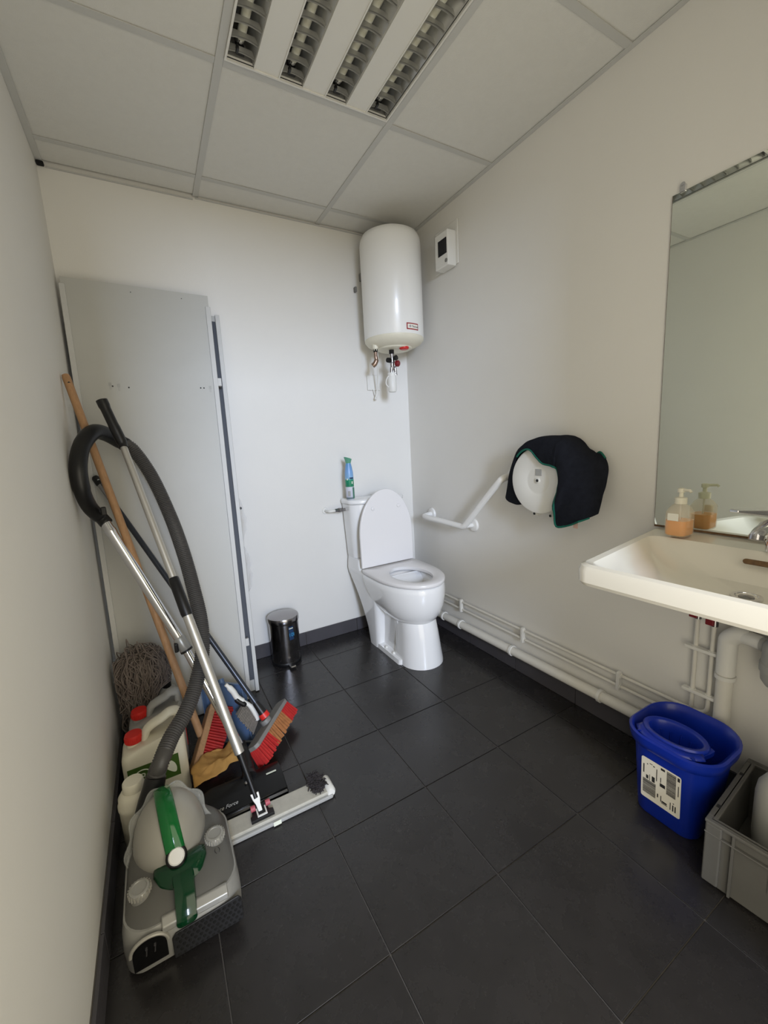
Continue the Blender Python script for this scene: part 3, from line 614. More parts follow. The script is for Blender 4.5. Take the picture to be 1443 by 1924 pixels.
build('elbow', MB().tube(cr([(PXX, -1.741, .41), (PXX, -1.741, .50), (PXX, -1.744, .525), (PXX, -1.765, .545), (PXX, -1.79, .547)], 5), .0245, 18).tube([(PXX, -1.765, .546), (PXX - .02, -1.83, .548)], .02, 16), 'white', dpz)
for y, z in ((-.345, .099), (-.5, .102), (-.887, .109), (-1.35, .117)): collar(y, z, r3, (0, 1, 0), dpz, 'white')
collar(-1.741, .40, r3, (0, 0, 1), dpz, 'white')
tr = thing('bottle_trap', 'grey-white bottle trap hanging under the washbasin drain', 'trap', (1.63, -1.875, .55))
tx, ty = 1.635, -1.875
build('trap_cup', MB().lathe([(.012, .44), (.034, .446), (.043, .46), (.045, .485), (.048, .487), (.048, .51), (.045, .513), (.044, .56), (.032, .575), (.018, .58)], (tx, ty, 0), n=28), 'translucent', tr)
build('trap_outlet', MB().tube([(tx, ty, .548), (PXX - .02, -1.826, .548)], .021, 16), 'translucent', tr)
build('tail_pipe', MB().tube(cr([(tx, ty, .575), (tx - .02, ty + .006, .62), (1.52, -1.84, .65), (1.49, -1.833, .70)], 5), .017, 14).lathe([(.027, .0), (.027, .022)], (tx - .004, ty, .59), n=20), 'white', tr)

# ================================================================== blue mop bucket
bk = thing('mop_bucket', 'blue plastic mop bucket with wringer, against right wall', 'bucket', (1.50, -1.712, 0))
CXB, CYB = 1.502, -1.712
def bring(hx0, hx1, hy, r, z, dz=0):   # hx0 towards the room (flat face), hx1 towards the wall (rounder)
    out = rrect(CXB + (hx1 - hx0) / 2, CYB, (hx0 + hx1) / 2, hy, r, z, 9)
    if dz:
        for p in out: p.z += dz * ((p.x - CXB) / .12) ** 2 * (1 if p.x > CXB else .3)
    return out
hA = .262
build('pail', MB().loft([bring(.092, .078, .078, .035, 0), bring(.097, .082, .083, .04, .006), bring(.107, .10, .101, .06, .19), bring(.111, .106, .106, .07, .225), bring(.122, .116, .118, .08, .232), bring(.127, .121, .122, .085, .25), bring(.128, .122, .124, .088, hA, .012), bring(.122, .116, .118, .082, hA + .004, .012), bring(.114, .108, .11, .075, hA - .002, .012), bring(.108, .104, .104, .066, .22), bring(.10, .09, .093, .05, .1), bring(.09, .075, .076, .035, .008)]), 'blue', bk, ang=50)
wx, wy = 1.452, -1.712
def oval(hx, hy, z, n=40, ox=0): return [V((wx + ox + hx * math.cos(2 * PI * k / n), wy + hy * math.sin(2 * PI * k / n), z)) for k in range(n)]
wr_ = build('wringer', MB().loft([oval(.058, .083, .27, 40), oval(.06, .085, .277), oval(.056, .081, .282), oval(.047, .071, .281), oval(.044, .068, .276), oval(.040, .062, .25), oval(.034, .052, .205), oval(.030, .046, .19), oval(.032, .049, .188), oval(.040, .058, .215), oval(.048, .072, .26)], loop=True), 'blue', bk, ang=55)
for k in range(14):
    a = 2 * PI * k / 14; c, s_ = math.cos(a), math.sin(a)
    build('wringer_rib', MB().tube([(wx + .0405 * c, wy + .063 * s_, .252), (wx + .033 * c, wy + .051 * s_, .202)], .0035, 6), 'blue', wr_)
build('wringer_floor', MB().loft([oval(.031, .047, .189), oval(.031, .047, .192)]), 'blue', wr_)
dk = []
for k in range(17):
    a = math.radians(112 + 136 * k / 16); c, s_ = math.cos(a), math.sin(a)
    p0 = V((wx + .059 * c, wy + .0845 * s_, .276)); p2 = V((max(CXB - .1215, wx + .075 * c - .004), wy + .098 * s_, .266)); dk.append([p0, (p0 + p2) / 2 + V((0, 0, -.001)), p2])
build('front_deck', MB().grid(dk), 'blue', bk, solid=.003)
# carrying pockets at both ends of the wringer, under the rim
for s_ in (1, -1):
    yy = CYB + s_ * .099
    build('grip_bridge', MB().loft([[V((1.395 + .085 * t, yy - s_ * (.026 + .006 * math.cos(t * PI)) + o_, z_)) for o_, z_ in ((-.007, .254), (.007, .254), (.008, .268), (0, .272), (-.008, .268))] for t in [q / 8 for q in range(9)]]), 'blue', bk, ang=60)
# paper label on the flat face that looks into the room
F0, F1 = V((CXB - .1005, 0, .06)), V((CXB - .1075, 0, .195))
fu = (F1 - F0).normalized(); fn = V((-fu.z, 0, fu.x))
lab = frame((0, -1, 0), fu, V((CXB - .1040, CYB + .004, .128)) + fn * .0022)
lw2, lh2 = .106, .138
rl = .006
pl_ = [(sx3 * (lw2 / 2 - rl) + rl * math.cos(a0 + PI / 8 * q), sy3 * (lh2 / 2 - rl) + rl * math.sin(a0 + PI / 8 * q)) for sx3, sy3, a0 in ((1, 1, 0), (-1, 1, PI / 2), (-1, -1, PI), (1, -1, 3 * PI / 2)) for q in range(5)]
lb = build('paper_label', MB().prism(pl_, .0006, lab), 'paper', bk)
ink = MB(); bcode = MB()
def mark(mb, x, y, w, h): mb.box((x, y, .0008), (w, h, .0004), lab)
random.seed(3)
yb_ = 0
y = .064
while y > -.012:
    h = random.choice((.0008, .0012, .002)); mark(bcode, .0285, y - h / 2, .024, h); y -= h + random.choice((.0008, .0012))
y = -.004
while y > -.052:
    h = random.choice((.0008, .0012, .002)); mark(bcode, -.030, y - h / 2, .036, h); y -= h + random.choice((.0008, .0012))
o = build('barcodes', bcode, 'ink', lb); o['kind'] = 'stuff'
for x, y, w, h in ((.006, .060, .011, .007), (.047, .058, .006, .012), (.047, .02, .002, .034), (-.046, .03, .003, .03), (-.036, .006, .006, .012), (-.029, .008, .0012, .02), (-.019, .008, .008, .018), (.006, .006, .014, .011), (-.01, .03, .002, .04), (.001, .022, .002, .016), (-.018, .053, .005, .003), (-.026, .056, .008, .002), (-.036, .05, .003, .003), (-.006, -.036, .003, .012), (.003, -.04, .002, .02), (.012, -.047, .014, .005), (.012, -.052, .016, .002), (.028, -.044, .002, .024), (.035, -.046, .003, .02), (.041, -.046, .003, .02), (.036, -.03, .003, .003)):
    mark(ink, x, y, w, h)
o = build('print_blocks', ink, 'ink', lb); o['kind'] = 'stuff'

# ================================================================== grey crate with contents
ca = math.radians(4.5)
CM = Matrix.Translation((1.322, -1.853, 0)) @ Matrix.Rotation(ca, 4, 'Z')
def cb(mb, lo_, hi_): return mb.b2(lo_, hi_, CM)     # local: x to the wall, y negative towards the door
cw, cd, ch = .315, .42, .19
ct = thing('storage_crate', 'grey stackable plastic crate on the floor next to the blue bucket', 'crate', (1.48, -2.05, 0))
w_ = MB()
cb(w_, (0.004, -cd, .006), (.010, -.004, ch)); cb(w_, (cw - .010, -cd, .006), (cw - .004, -.004, ch)); cb(w_, (.010, -.010, .006), (cw - .010, -.004, ch)); cb(w_, (.010, -cd, .006), (cw - .010, -cd + .006, ch)); cb(w_, (.008, -cd + .004, .006), (cw - .008, -.008, .012))
build('shell', w_, 'crate', ct, bevel=.002, seg=1)
build('foot_rim', cb(MB(), (.014, -cd + .012, 0), (cw - .014, -.014, .007)), 'crate', ct, bevel=.003)
rim = MB()
cb(rim, (-.005, -cd - .005, ch - .008), (.016, .005, ch)); cb(rim, (cw - .016, -cd - .005, ch - .008), (cw + .005, .005, ch)); cb(rim, (.016, -.016, ch - .008), (cw - .016, .005, ch)); cb(rim, (.016, -cd - .005, ch - .008), (cw - .016, -cd + .016, ch))
cb(rim, (-.005, -cd - .005, ch - .038), (.004, .005, ch - .034)); cb(rim, (.004, -.004, ch - .038), (cw - .004, .005, ch - .034))
build('rim', rim, 'crate', ct, bevel=.002, seg=2)
for k in range(5):
    build('side_rib', cb(MB(), (-.004, -.052 - .092 * k - .003, .008), (.004, -.052 - .092 * k + .003, ch - .008)), 'crate', ct, bevel=.001, seg=1)
    if k < 4: build('side_rib', cb(MB(), (.05 + .07 * k, -.004, .008), (.056 + .07 * k, .004, ch - .008)), 'crate', ct, bevel=.001, seg=1)
build('corner_post', cb(MB(), (-.004, -.030, .012), (.006, .004, ch - .008)).b2((.006, -.006, .012), (.03, .004, ch - .008), CM), 'crate', ct, bevel=.004, seg=3)
build('label_recess', cb(MB(), (.0015, -.135 - .13, .085), (.0035, -.118, .145)), mat('recess_grey', (98, 97, 95), .6), ct)
build('rim_hole', cb(MB(), (.055, -.008, ch + .0002), (.067, .001, ch + .0006)).b2((.225, -.008, ch + .0002), (.237, .001, ch + .0006), CM), 'ink', ct)
cbz = thing('cleaner_bottle', 'white plastic bottle with dark base standing in the grey crate', 'bottle', (1.49, -1.932, .013))
build('bottle_body', MB().lathe([(.026, .046), (.034, .052), (.042, .07), (.044, .1), (.044, .21), (.04, .24), (.024, .27), (.018, .275)], (1.49, -1.932, .012), n=32), 'translucent', cbz)
build('dark_base', MB().lathe([(.03, 0), (.031, .002), (.031, .044), (.027, .05)], (1.49, -1.932, .012), n=28), 'black', cbz)
build('bottle_cap', MB().lathe([(.02, .272), (.02, .305), (.016, .308)], (1.49, -1.932, .012), n=20), 'white', cbz)
def blob_cloth(cx, cy, z0, rx, ry, hz, seed, n=26, flat=.0):
    P = []
    for i in range(n + 1):
        row = []
        for j in range(n + 1):
            u, v = i / n * 2 - 1, j / n * 2 - 1; r = max(abs(u), abs(v))
            p = V((u * 1.7, v * 1.7, seed)); ed = 1 + .22 * noise.noise(V((u * 1.6, v * 1.6, seed + 9)))
            h = hz * (1 - r ** 2.4) * (.62 + .9 * abs(noise.noise(p)) + .35 * noise.noise(p * 2.3))
            row.append(V((cx + u * rx * ed, cy + v * ry * ed, z0 + .003 + max(0, h))))
        P.append(row)
    return MB().grid(P)
o = build('rag', blob_cloth(1.40, -1.95, .013, .048, .07, .06, 5), 'rag', solid=.003, sub=1)
tag(o, 'crumpled brown rag lying inside the grey crate', 'rag')
sg_ = build('sponge', MB().loft([rrect(1.43, -2.07, hx, hy, .012, z) for hx, hy, z in ((.03, .04, .013), (.034, .044, .018), (.034, .044, .072), (.03, .04, .078))]), 'pink', ang=50)
tag(sg_, 'pale pink block lying in the grey crate by the white bottle', 'sponge')

# ================================================================== vacuum cleaner
vc = thing('vacuum_cleaner', 'silver and green canister vacuum cleaner with hose and chrome wand, against left wall', 'vacuum cleaner', (.155, -1.18, 0))
def vr(x0, x1, y0, y1, r, z, dzr=0):
    out = rrect((x0 + x1) / 2, (y0 + y1) / 2, (x1 - x0) / 2, (y1 - y0) / 2, r, z, 8)
    for p in out: p.z += dzr * (p.y + 1.18)
    return out
build('lower_shell', MB().loft([vr(.045, .272, -1.295, -1.045, .03, .008), vr(.032, .285, -1.305, -1.035, .04, .014), vr(.029, .288, -1.308, -1.03, .05, .05), vr(.030, .287, -1.306, -1.03, .055, .085), vr(.034, .284, -1.296, -1.033, .06, .104)]), 'silver2', vc, ang=50)
build('upper_deck', MB().loft([vr(.037, .281, -1.293, -1.036, .06, .1035), vr(.04, .278, -1.285, -1.038, .065, .113, .03), vr(.046, .272, -1.262, -1.04, .07, .128, .06), vr(.056, .262, -1.235, -1.045, .07, .139, .1), vr(.075, .245, -1.21, -1.06, .065, .144, .12)]), 'vgrey', vc, ang=55)
build('front_bumper', MB().loft([[V((x, y_, z_)) for y_, z_ in ((-1.290, .088), (-1.3105, .089), (-1.3085, .103), (-1.292, .113), (-1.284, .111))] for x in (.112, .15, .2, .255)]), 'silver2', vc, bevel=.003)
fw = build('front_window', MB().prism([(-.034, -.028), (.034, -.028), (.034, .012)] + [(.034 * math.cos(PI * k / 12), .012 + .026 * math.sin(PI * k / 12)) for k in range(1, 12)] + [(-.034, .012)], .006, frame((1, 0, 0), (0, .06, 1), (.084, -1.3055, .060))), 'gloss', vc, bevel=.0015)
build('window_hood', MB().tube([(.084 + .037 * math.cos(PI * k / 14), -1.309, .072 + .03 * math.sin(PI * k / 14)) for k in range(15)], .004, 8), 'silver', vc)
for dx in (-.008, .009): build('window_clip', MB().tube([(.084 + dx, -1.3125, .062), (.084 + dx + .002, -1.3125, .076)], .0025, 8), 'steel', fw)
gl = build('exhaust_grille', MB().prism([(-.078, -.04), (.07, -.04), (.076, -.034), (.076, .02), (.07, .03), (-.07, .022), (-.078, .012)], .005, frame((1, 0, 0), (0, .03, 1), (.206, -1.3075, .052))), mat('grille_grey', (36, 36, 38), .45), vc, bevel=.002)
gh = MB()
for i in range(12):
    for j in range(6):
        gh.lathe([(.0042, 0), (.0028, .002)], (.138 + .0122 * i + (.006 if j % 2 else 0), -1.3128, .018 + .0105 * j), (0, -1, 0), 6)
o = build('grille_mesh', gh, 'dark', gl); o['kind'] = 'stuff'
for kx, ky in ((.072, -1.222), (.246, -1.178)):
    kz = .134 if kx < .1 else .142
    kn = build('knob', MB().lathe([(.022, -.012), (.0235, .004), (.0235, .012), (.021, .016), (.0165, .017), (.0155, .0145), (.004, .0145)], (kx, ky, kz), (0, -.12, 1), 28), 'silver2', vc)
    rg = MB()
    for k in range(22):
        a = 2 * PI * k / 22; rg.box((kx + .0238 * math.cos(a), ky + .0238 * math.sin(a), kz + .007), (.003, .003, .012))
    o = build('knob_ridges', rg, 'silver', kn); o['kind'] = 'stuff'
# dust canister (a tall dome) with clear scalloped flange
DC = V((.143, -1.10, .13)); rx, ry, rz = .089, .11, .122
rg = []
for q in range(13):
    b = math.radians(-18 + 106 * q / 12); rg.append([DC + V((rx * math.cos(b) ** .9 * math.cos(a), ry * math.cos(b) ** .9 * math.sin(a), rz * math.sin(b))) for a in [2 * PI * k / 40 for k in range(40)]])
build('dust_canister', MB().loft(rg), 'silver', vc, ang=70)
vv = V((0, .5, .866)); fr = []
for k in range(121):
    a = 2 * PI * k / 120; w_ = .012 + .006 * math.cos(a * 10)
    fr.append(DC + V((1, 0, 0)) * (rx + w_) * math.cos(a) + vv * (.119 + w_) * math.sin(a) + V((0, -.012, .006)))
fi = [DC + V((1, 0, 0)) * (rx + .001) * math.cos(2 * PI * k / 120) + vv * .119 * math.sin(2 * PI * k / 120) + V((0, -.010, .005)) for k in range(121)]
build('clear_flange', MB().grid([fi, fr]), 'clear', vc, solid=.002)
build('flange_rim', MB().tube(fr, .0024, 6), 'clear', vc)
# green carrying strap over the dome, ending in a white button
def strap(t, s_, off):   # t 0 (back) .. 1 (front), along the dome's crest
    a = math.radians(50 + 112 * t); return V((.132 + .024 * t + s_, DC.y - 0 + (ry + off) * math.cos(a), DC.z + (rz + off) * math.sin(a) - 1.4 * s_ * s_))
rings = []
for k in range(21):
    t = k / 20; w2 = .021 + .001 * t
    rings.append([strap(t, -w2, -.004), strap(t, -w2, .006), strap(t, -w2 * .8, .010), strap(t, 0, .012), strap(t, w2 * .8, .010), strap(t, w2, .006), strap(t, w2, -.004)])
build('strap', MB().loft(rings), 'green', vc, ang=50)
bs = strap(.985, 0, .010); bn = V((0, -.72, .69))
build('button_collar', MB().lathe([(.024, -.014), (.0245, .003), (.021, .006)], bs, bn, 24), 'gloss', vc)
build('release_button', MB().lathe([(.0185, .002), (.0185, .008), (.0165, .010), (.0155, .009), (.003, .009)], bs, bn, 24), 'white', vc)
build('green_collar', MB().loft([[V((.161 + w_ * math.cos(a), y_ + .016 * abs(math.cos(a)) ** 2 + d_ * math.sin(a) * .5, z_ + d_ * math.sin(a))) for a in [2 * PI * k / 20 for k in range(20)]] for y_, z_, w_, d_ in ((-1.195, .143, .05, .010), (-1.208, .146, .060, .016), (-1.23, .144, .060, .017), (-1.248, .138, .05, .013), (-1.257, .134, .034, .006))]), 'dgreen', vc, ang=70)
tg = cr([(.164, -1.238, .148), (.165, -1.265, .139), (.164, -1.292, .122), (.163, -1.311, .100), (.1625, -1.316, .086)], 4)
build('latch_tongue', MB().loft([[p + V((s_ * w_, -.6 * h_, h_ * .8)) for s_, h_ in ((-1, -.004), (-.9, .004), (0, .0065), (.9, .004), (1, -.004))] for p, w_ in zip(tg, [.024] * 4 + [.023] * 6 + [.0225] * 4 + [.021, .018, .013])]), 'dgreen', vc, ang=60)
text('dial_marks', '( )', .016, frame((1, .1, 0), (0, 1, .1), (.246, -1.218, .1425)), 'ink', vc)
# hose, cuff, handle, wand, floor head
HP = [(.110, -.985, .205), (.122, -.975, .24), (.140, -.971, .274), (.172, -.916, .302), (.218, -.861, .332), (.259, -.804, .381), (.296, -.741, .458), (.310, -.676, .55), (.304, -.598, .661), (.291, -.519, .781), (.266, -.417, .918), (.222, -.351, 1.078), (.171, -.323, 1.187), (.13, -.318, 1.221)]
hp = cr(HP, 28); hr = []
acc = [0]
for a_, b_ in zip(hp, hp[1:]): acc.append(acc[-1] + (b_ - a_).length)
tot = acc[-1]; N = int(tot / .0036); path = []; i = 0
for k in range(N):
    d = tot * k / (N - 1)
    while i < len(acc) - 2 and acc[i + 1] < d: i += 1
    f = (d - acc[i]) / max(1e-6, acc[i + 1] - acc[i]); path.append(hp[i].lerp(hp[i + 1], min(1, f))); hr.append(.0252 if k % 2 else .0218)
build('hose', MB().tube(path, hr, 14), 'hose', vc, ang=80)
build('hose_cuff', MB().tube([(.092, -1.01, .16), (.102, -.996, .185), (.112, -.984, .212), (.121, -.976, .236)], [.034, .033, .029, .028], 20), 'black', vc)
hd = cr([(.15, -.318, 1.207), (.13, -.318, 1.222), (.094, -.364, 1.249), (.058, -.412, 1.255), (.024, -.47, 1.206), (.010, -.525, 1.131), (.010, -.522, 1.05), (.02, -.485, .989), (.044, -.461, .948), (.058, -.468, .925)], 6)
hh = build('wand_handle', MB().tube(hd, [.027] * 6 + [.028] * 6 + [.0275] * 12 + [.0265] * 12 + [.0245] * 12 + [.0225] * 6 + [.021], 16), 'black', vc, ang=70)
build('handle_slider', MB().box((.058, -.5, .975), (.016, .018, .03)), 'black', hh, bevel=.004)
wt, wm, we = V((.050, -.464, .94)), V((.245, -.593, .445)), V((.382, -.80, .083))
build('wand', MB().tube([wt, lerp(wt, wm, .07), lerp(wt, wm, .08), lerp(wt, wm, .10), lerp(wt, wm, .11), wm], [.0175, .0175, .019, .019, .0175, .0175], 20), 'chrome', vc)
build('inner_wand', MB().tube([lerp(wt, wm, .9), wm, we], .0145, 18), 'chrome', vc)
wcl = build('wand_clamp', MB().tube([lerp(wt, wm, .93), lerp(wt, wm, .945), lerp(wt, wm, 1.03), lerp(wt, wm, 1.04)], [.0185, .022, .022, .019], 20), 'silver2', vc)
build('clamp_button', MB().box(tuple(lerp(wt, wm, .985) + V((-.022, -.012, -.004))), (.014, .02, .035)), 'black', wcl, bevel=.004)
build('clamp_ring', MB().tube([lerp(wt, wm, 1.03), lerp(wt, wm, 1.045)], .0225, 20), 'black', wcl)
fh = build('floor_head', MB().loft([[V((x, y_, z_)) for y_, z_ in ((-1.004, .004), (-1.008, .018), (-1.0, .030), (-.955, .044), (-.905, .048), (-.872, .040), (-.866, .02), (-.868, .004))] for x in (.222, .226, .484, .488)]), 'gloss', vc, bevel=.006, seg=3)
build('swivel_neck', MB().tube(cr([we + V((-.004, .01, .02)), we, (.386, -.835, .06), (.385, -.875, .045), (.384, -.9, .042)], 5), [.019] * 6 + [.021] * 10 + [.024] * 4 + [.024], 16), 'black', vc)
text('head_lettering', 'Silence Force', .0165, frame((1, 0, 0), (0, .955, .29), (.285, -.978, .0392)), 'greylab', fh, shear=.4)
build('head_badge', MB().box((.452, -.925, .0485), (.034, .006, .001)), 'pale', fh)
build('foot_switch', MB().lathe([(.006, .046), (.006, .05), (.004, .052)], (.368, -.925, 0), n=12), 'steel', fh)

# ================================================================== sticks
# flat mop with aluminium pole
fm = thing('flat_mop', 'flat mop with long aluminium pole and black grip, leaning in front of the other sticks', 'mop', (.415, -1.05, 0))
pA, pB, gT = V((.355, -.96, .193)), V((.145, -.47, 1.206)), V((.104, -.446, 1.355))
ax_ = (pB - pA).normalized(); cA, cB_ = V((.278, -.780, .565)), V((.243, -.699, .735))
cA = pA + ax_ * ((V((.276, -.714, .61)) - pA).dot(ax_)); cB_ = pA + ax_ * ((V((.243, -.69, .735)) - pA).dot(ax_))
build('lower_pole', MB().tube([pA, cA], .0155, 18), 'alu', fm)
build('upper_pole', MB().tube([cB_, pB], .0118, 18), 'alu', fm)
build('pole_clamp', MB().tube([cA - ax_ * .01, cA, cB_, cB_ + ax_ * .004], [.017, .0185, .0175, .0145], 18), 'black', fm)
build('grip', MB().tube(cr([pB - ax_ * .015, pB + ax_ * .01, lerp(pB, gT, .5), lerp(pB, gT, .93), gT + (gT - pB).normalized() * .012], 5), [.0155] * 5 + [.0178] * 5 + [.0168] * 5 + [.0188] * 5 + [.012], 18), 'black', fm, ang=60)
jt = V((.386, -1.046, .034))
build('joint_rod', MB().tube([pA + ax_ * .01, lerp(pA, jt, .1), lerp(pA, jt, .5), lerp(pA, jt, .78)], [.0125, .010, .0085, .0085], 14), 'black', fm)
fk = build('joint_fork', MB().loft([[lerp(pA, jt, .7 + .3 * t) + V((s_ * w_, 0, 0)) + V((0, -.8, .5)) * h_ for s_, h_ in ((-1, -.004), (1, -.004), (1, .006), (-1, .006))] for t, w_ in ((0, .013), (.35, .011), (.6, .007), (1, .006))]), 'white', fm, bevel=.0015)
build('joint_frame', MB().b2((.373, -1.066, .032), (.377, -1.038, .04)).b2((.399, -1.066, .032), (.403, -1.038, .04)).b2((.373, -1.07, .032), (.403, -1.066, .04)), 'white', fm)
build('joint_plate', MB().prism([(-.036, -.028), (.034, -.028), (.034, -.008), (.022, -.004), (.018, .028), (-.024, .028), (-.03, -.006), (-.036, -.01)], .01, frame((1, 0, 0), (0, 1, 0), (.389, -1.048, .026))), 'black', fm, bevel=.001)
build('joint_lug', MB().lathe([(.009, -.03), (.009, -.016)], (.388, -1.038, .045), (1, 0, 0), 12).lathe([(.009, .016), (.009, .03)], (.388, -1.038, .045), (1, 0, 0), 12), 'pinkfork', fm)
hw_ = .042
build('mop_plate', MB().prism([(.262, -.034), (.60, -.034), (.60, .034), (.262, .034)], .012, frame((1, -.02, 0), (.02, 1, 0), (0, -1.043, .014))), 'pad', fm, bevel=.004)
build('mop_pad', MB().prism([(.256, -.041), (.612, -.041), (.618, -.03), (.618, .03), (.612, .041), (.256, .041)], .013, frame((1, -.02, 0), (.02, 1, 0), (0, -1.043, .001))), 'greylab', fm, bevel=.004)
build('pad_label', MB().prism([(-.012, -.006), (.012, -.006), (.012, .006), (-.012, .006)], .001, frame((1, 0, 0), (0, .3, 1), (.425, -1.0945, .010))), 'pale', fm)
flf = MB()
random.seed(11)
for k in range(420):
    a, r = random.uniform(0, 2 * PI), random.uniform(0, 1) ** .5
    p = V((.576 + .024 * r * math.cos(a), -1.036 + .04 * r * math.sin(a), .024)); q = p + V((random.uniform(-.016, .016), random.uniform(-.016, .016), random.uniform(.0, .014)))
    flf.tube([p, p.lerp(q, .5) + V((0, 0, .007)), q], [.0026, .0024, .0014], 5)
o = build('fluff', flf, 'fluff', fm); o['kind'] = 'stuff'; o['label'] = 'dark matted fluff at the end of the mop head'
build('pad_end', MB().lathe([(.012, -.036), (.016, -.03), (.016, .03), (.012, .036)], (.609, -1.055, .017), (0, 1, 0), 14), 'white', fm)

# broom with pole of bare wood
wbm = thing('wooden_broom', 'push broom with bare wooden handle and red bristles, standing in the left corner', 'broom', (.262, -.66, 0))
hT, hB = V((-.0035, -.332, 1.466)), V((.258, -.655, .10))
hd_ = (hB - hT).normalized()
hs = build('handle', MB().tube([hT - hd_ * .003, hT, hT + hd_ * .01, lerp(hT, hB, .3), hB], [.006, .0115, .0135, .0135, .0135], 16), 'wood', wbm)
build('hanging_hole', MB().lathe([(.0042, .0128), (.0042, .0142)], hT + hd_ * .03, V((.25, -.95, -.1)), 12), 'ink', hs)
bA, bB = V((.216, -.752, .035)), V((.314, -.562, .148)); bd = (bB - bA).normalized()
bz = V((.75, -.25, -.62)); bz = (bz - bd * bz.dot(bd)).normalized(); bw_ = bd.cross(bz)
BMX = Matrix(((bd.x, bw_.x, bz.x, bA.x), (bd.y, bw_.y, bz.y, bA.y), (bd.z, bw_.z, bz.z, bA.z), (0, 0, 0, 1)))
Lb = (bB - bA).length
build('block', MB().b2((0, -.026, -.012), (Lb, .026, .012), BMX), 'wood', wbm, bevel=.005, seg=3)
def bristles(mtx, L_, w_, h_, nl, nw, base, flare=.25, r=.0042):
    mb = MB()
    for i in range(nl):
        for j in range(nw):
            u = (i + .5) / nl; v = (j + .5) / nw * 2 - 1
            p = V((L_ * u, v * w_, base)); q = V((L_ * u + flare * h_ * (u - .5) + random.uniform(-.003, .003), v * w_ * (1 + flare * 1.6) + random.uniform(-.003, .003), base + h_ * random.uniform(.94, 1.02)))
            mb.tube([p, p.lerp(q, .5), q], [r, r * 1.15, r * 1.35], 6)
    return mb.add([], []) if mtx is None else MB().add([mtx @ v for v in mb.v], mb.f)
random.seed(5)
o = build('bristles', bristles(BMX, Lb, .02, .072, 24, 4, .010), 'red', wbm); o['kind'] = 'stuff'

# broom with dark metal handle, grey block and red bristles
db = thing('dark_handled_broom', 'broom with dark metal handle, grey block and red bristles near the panel edge', 'broom', (.5, -.72, 0))
kT, kB = V((.024, -.221, 1.082)), V((.492, -.722, .118))
kd = (kB - kT).normalized()
build('handle', MB().tube([kT + kd * .03, kB - kd * .035], .0105, 14), mat('dark_metal', (62, 66, 74), .3, .6), db)
hc = build('hanging_cap', MB().tube([kT - kd * .008, kT, kT + kd * .03, kT + kd * .034], [.010, .0145, .0145, .011], 14), 'black', db)
build('cap_hole', MB().lathe([(.004, .0142), (.004, .0152)], kT + kd * .012, V((.3, -.9, .2)), 12), 'greylab', hc)
build('handle_sleeve', MB().tube([kT + kd * .034, kT + kd * .10], .0112, 14), 'steel', db)
build('socket', MB().tube([kB - kd * .075, kB - kd * .03, kB - kd * .012], [.0125, .0155, .0165], 16), 'black', db)
build('socket_ring', MB().tube([kB - kd * .024, kB - kd * .004], [.0185, .0195], 18), 'redcap', db)
eA, eB = V((.410, -.822, .085)), V((.582, -.622, .100)); ed = (eB - eA).normalized()
ez = V((.46, -.36, -.84)); ez = (ez - ed * ez.dot(ed)).normalized(); ew = ed.cross(ez)
EM = Matrix(((ed.x, ew.x, ez.x, eA.x), (ed.y, ew.y, ez.y, eA.y), (ed.z, ew.z, ez.z, eA.z), (0, 0, 0, 1)))
Le = (eB - eA).length
build('block', MB().prism([(0, -.018), (.012, -.03), (Le - .012, -.03), (Le, -.018), (Le, .018), (Le - .012, .03), (.012, .03), (0, .018)], .016, EM @ Matrix.Translation((0, 0, -.006))).add(*(lambda m_: (m_.v, m_.f))(MB().lathe([(.02, -.024), (.022, -.004)], EM @ V((Le / 2, 0, 0)), ez, 16))), 'grey', db, bevel=.003)
random.seed(6)
def sub_b(u0, u1, n, m_):
    mb = bristles(EM @ Matrix.Translation((Le * u0, 0, 0)), Le * (u1 - u0), .022, .066, n, 5, .009, .22)
    o = build('bristles', mb, m_, db); o['kind'] = 'stuff'; return o
sub_b(.0, .34, 8, 'red'); o = sub_b(.34, .78, 10, 'orange'); o['label'] = 'worn orange-brown bristles'; sub_b(.78, 1.0, 6, 'red')

# grey string mop head in the corner, bottle beneath it
gm = thing('string_mop_head', 'shaggy grey string mop head heaped in the left back corner', 'mop', (.075, -.43, 0))
random.seed(21)
st = MB()
for k in range(420):
    ph = random.uniform(0, 2 * PI); top = V((.082 + .035 * random.uniform(-1, 1), -.432 + .02 * random.uniform(-1, 1), .335 + .035 * random.random()))
    out = V((math.cos(ph), .5 * math.sin(ph), 0)); L_ = random.uniform(.2, .5); lm = random.uniform(.7, 1.02); p = top.copy(); pts = [p.copy()]; d = (out * random.uniform(.4, 1) + V((0, 0, random.uniform(.1, 1.0)))).normalized()
    for q in range(11):
        d = (d + V((random.uniform(-.6, .6), random.uniform(-.45, .45), random.uniform(-.75, .25)))).normalized()
        p = p + d * L_ / 11
        lim = .185 if p.z > .25 else .122
        e_ = V(((p.x - .085) / .105, (p.y + .43) / .075, (p.z - .2) / .225))
        if e_.length > lm: d = (d - V((e_.x * .8, e_.y * .8, e_.z * 1.1))).normalized()
        p.x = min(max(p.x, .0), lim); p.y = min(max(p.y, -.484), -.375 + .16 * max(0, p.z - .05)); p.z = max(p.z, .006); pts.append(p.copy())
    st.tube(cr(pts, 2), .0021, 4)
o = build('strings', st, 'mop', gm, ang=80); o['kind'] = 'stuff'
build('mop_socket', MB().lathe([(.03, .0), (.032, .05), (.026, .2), (.03, .3), (.04, .33), (.02, .345)], (.08, -.432, 0), n=20), 'grey', gm)
gbt = thing('grey_bottle', 'pale grey plastic bottle half hidden under the grey string mop', 'bottle', (.165, -.447, 0))
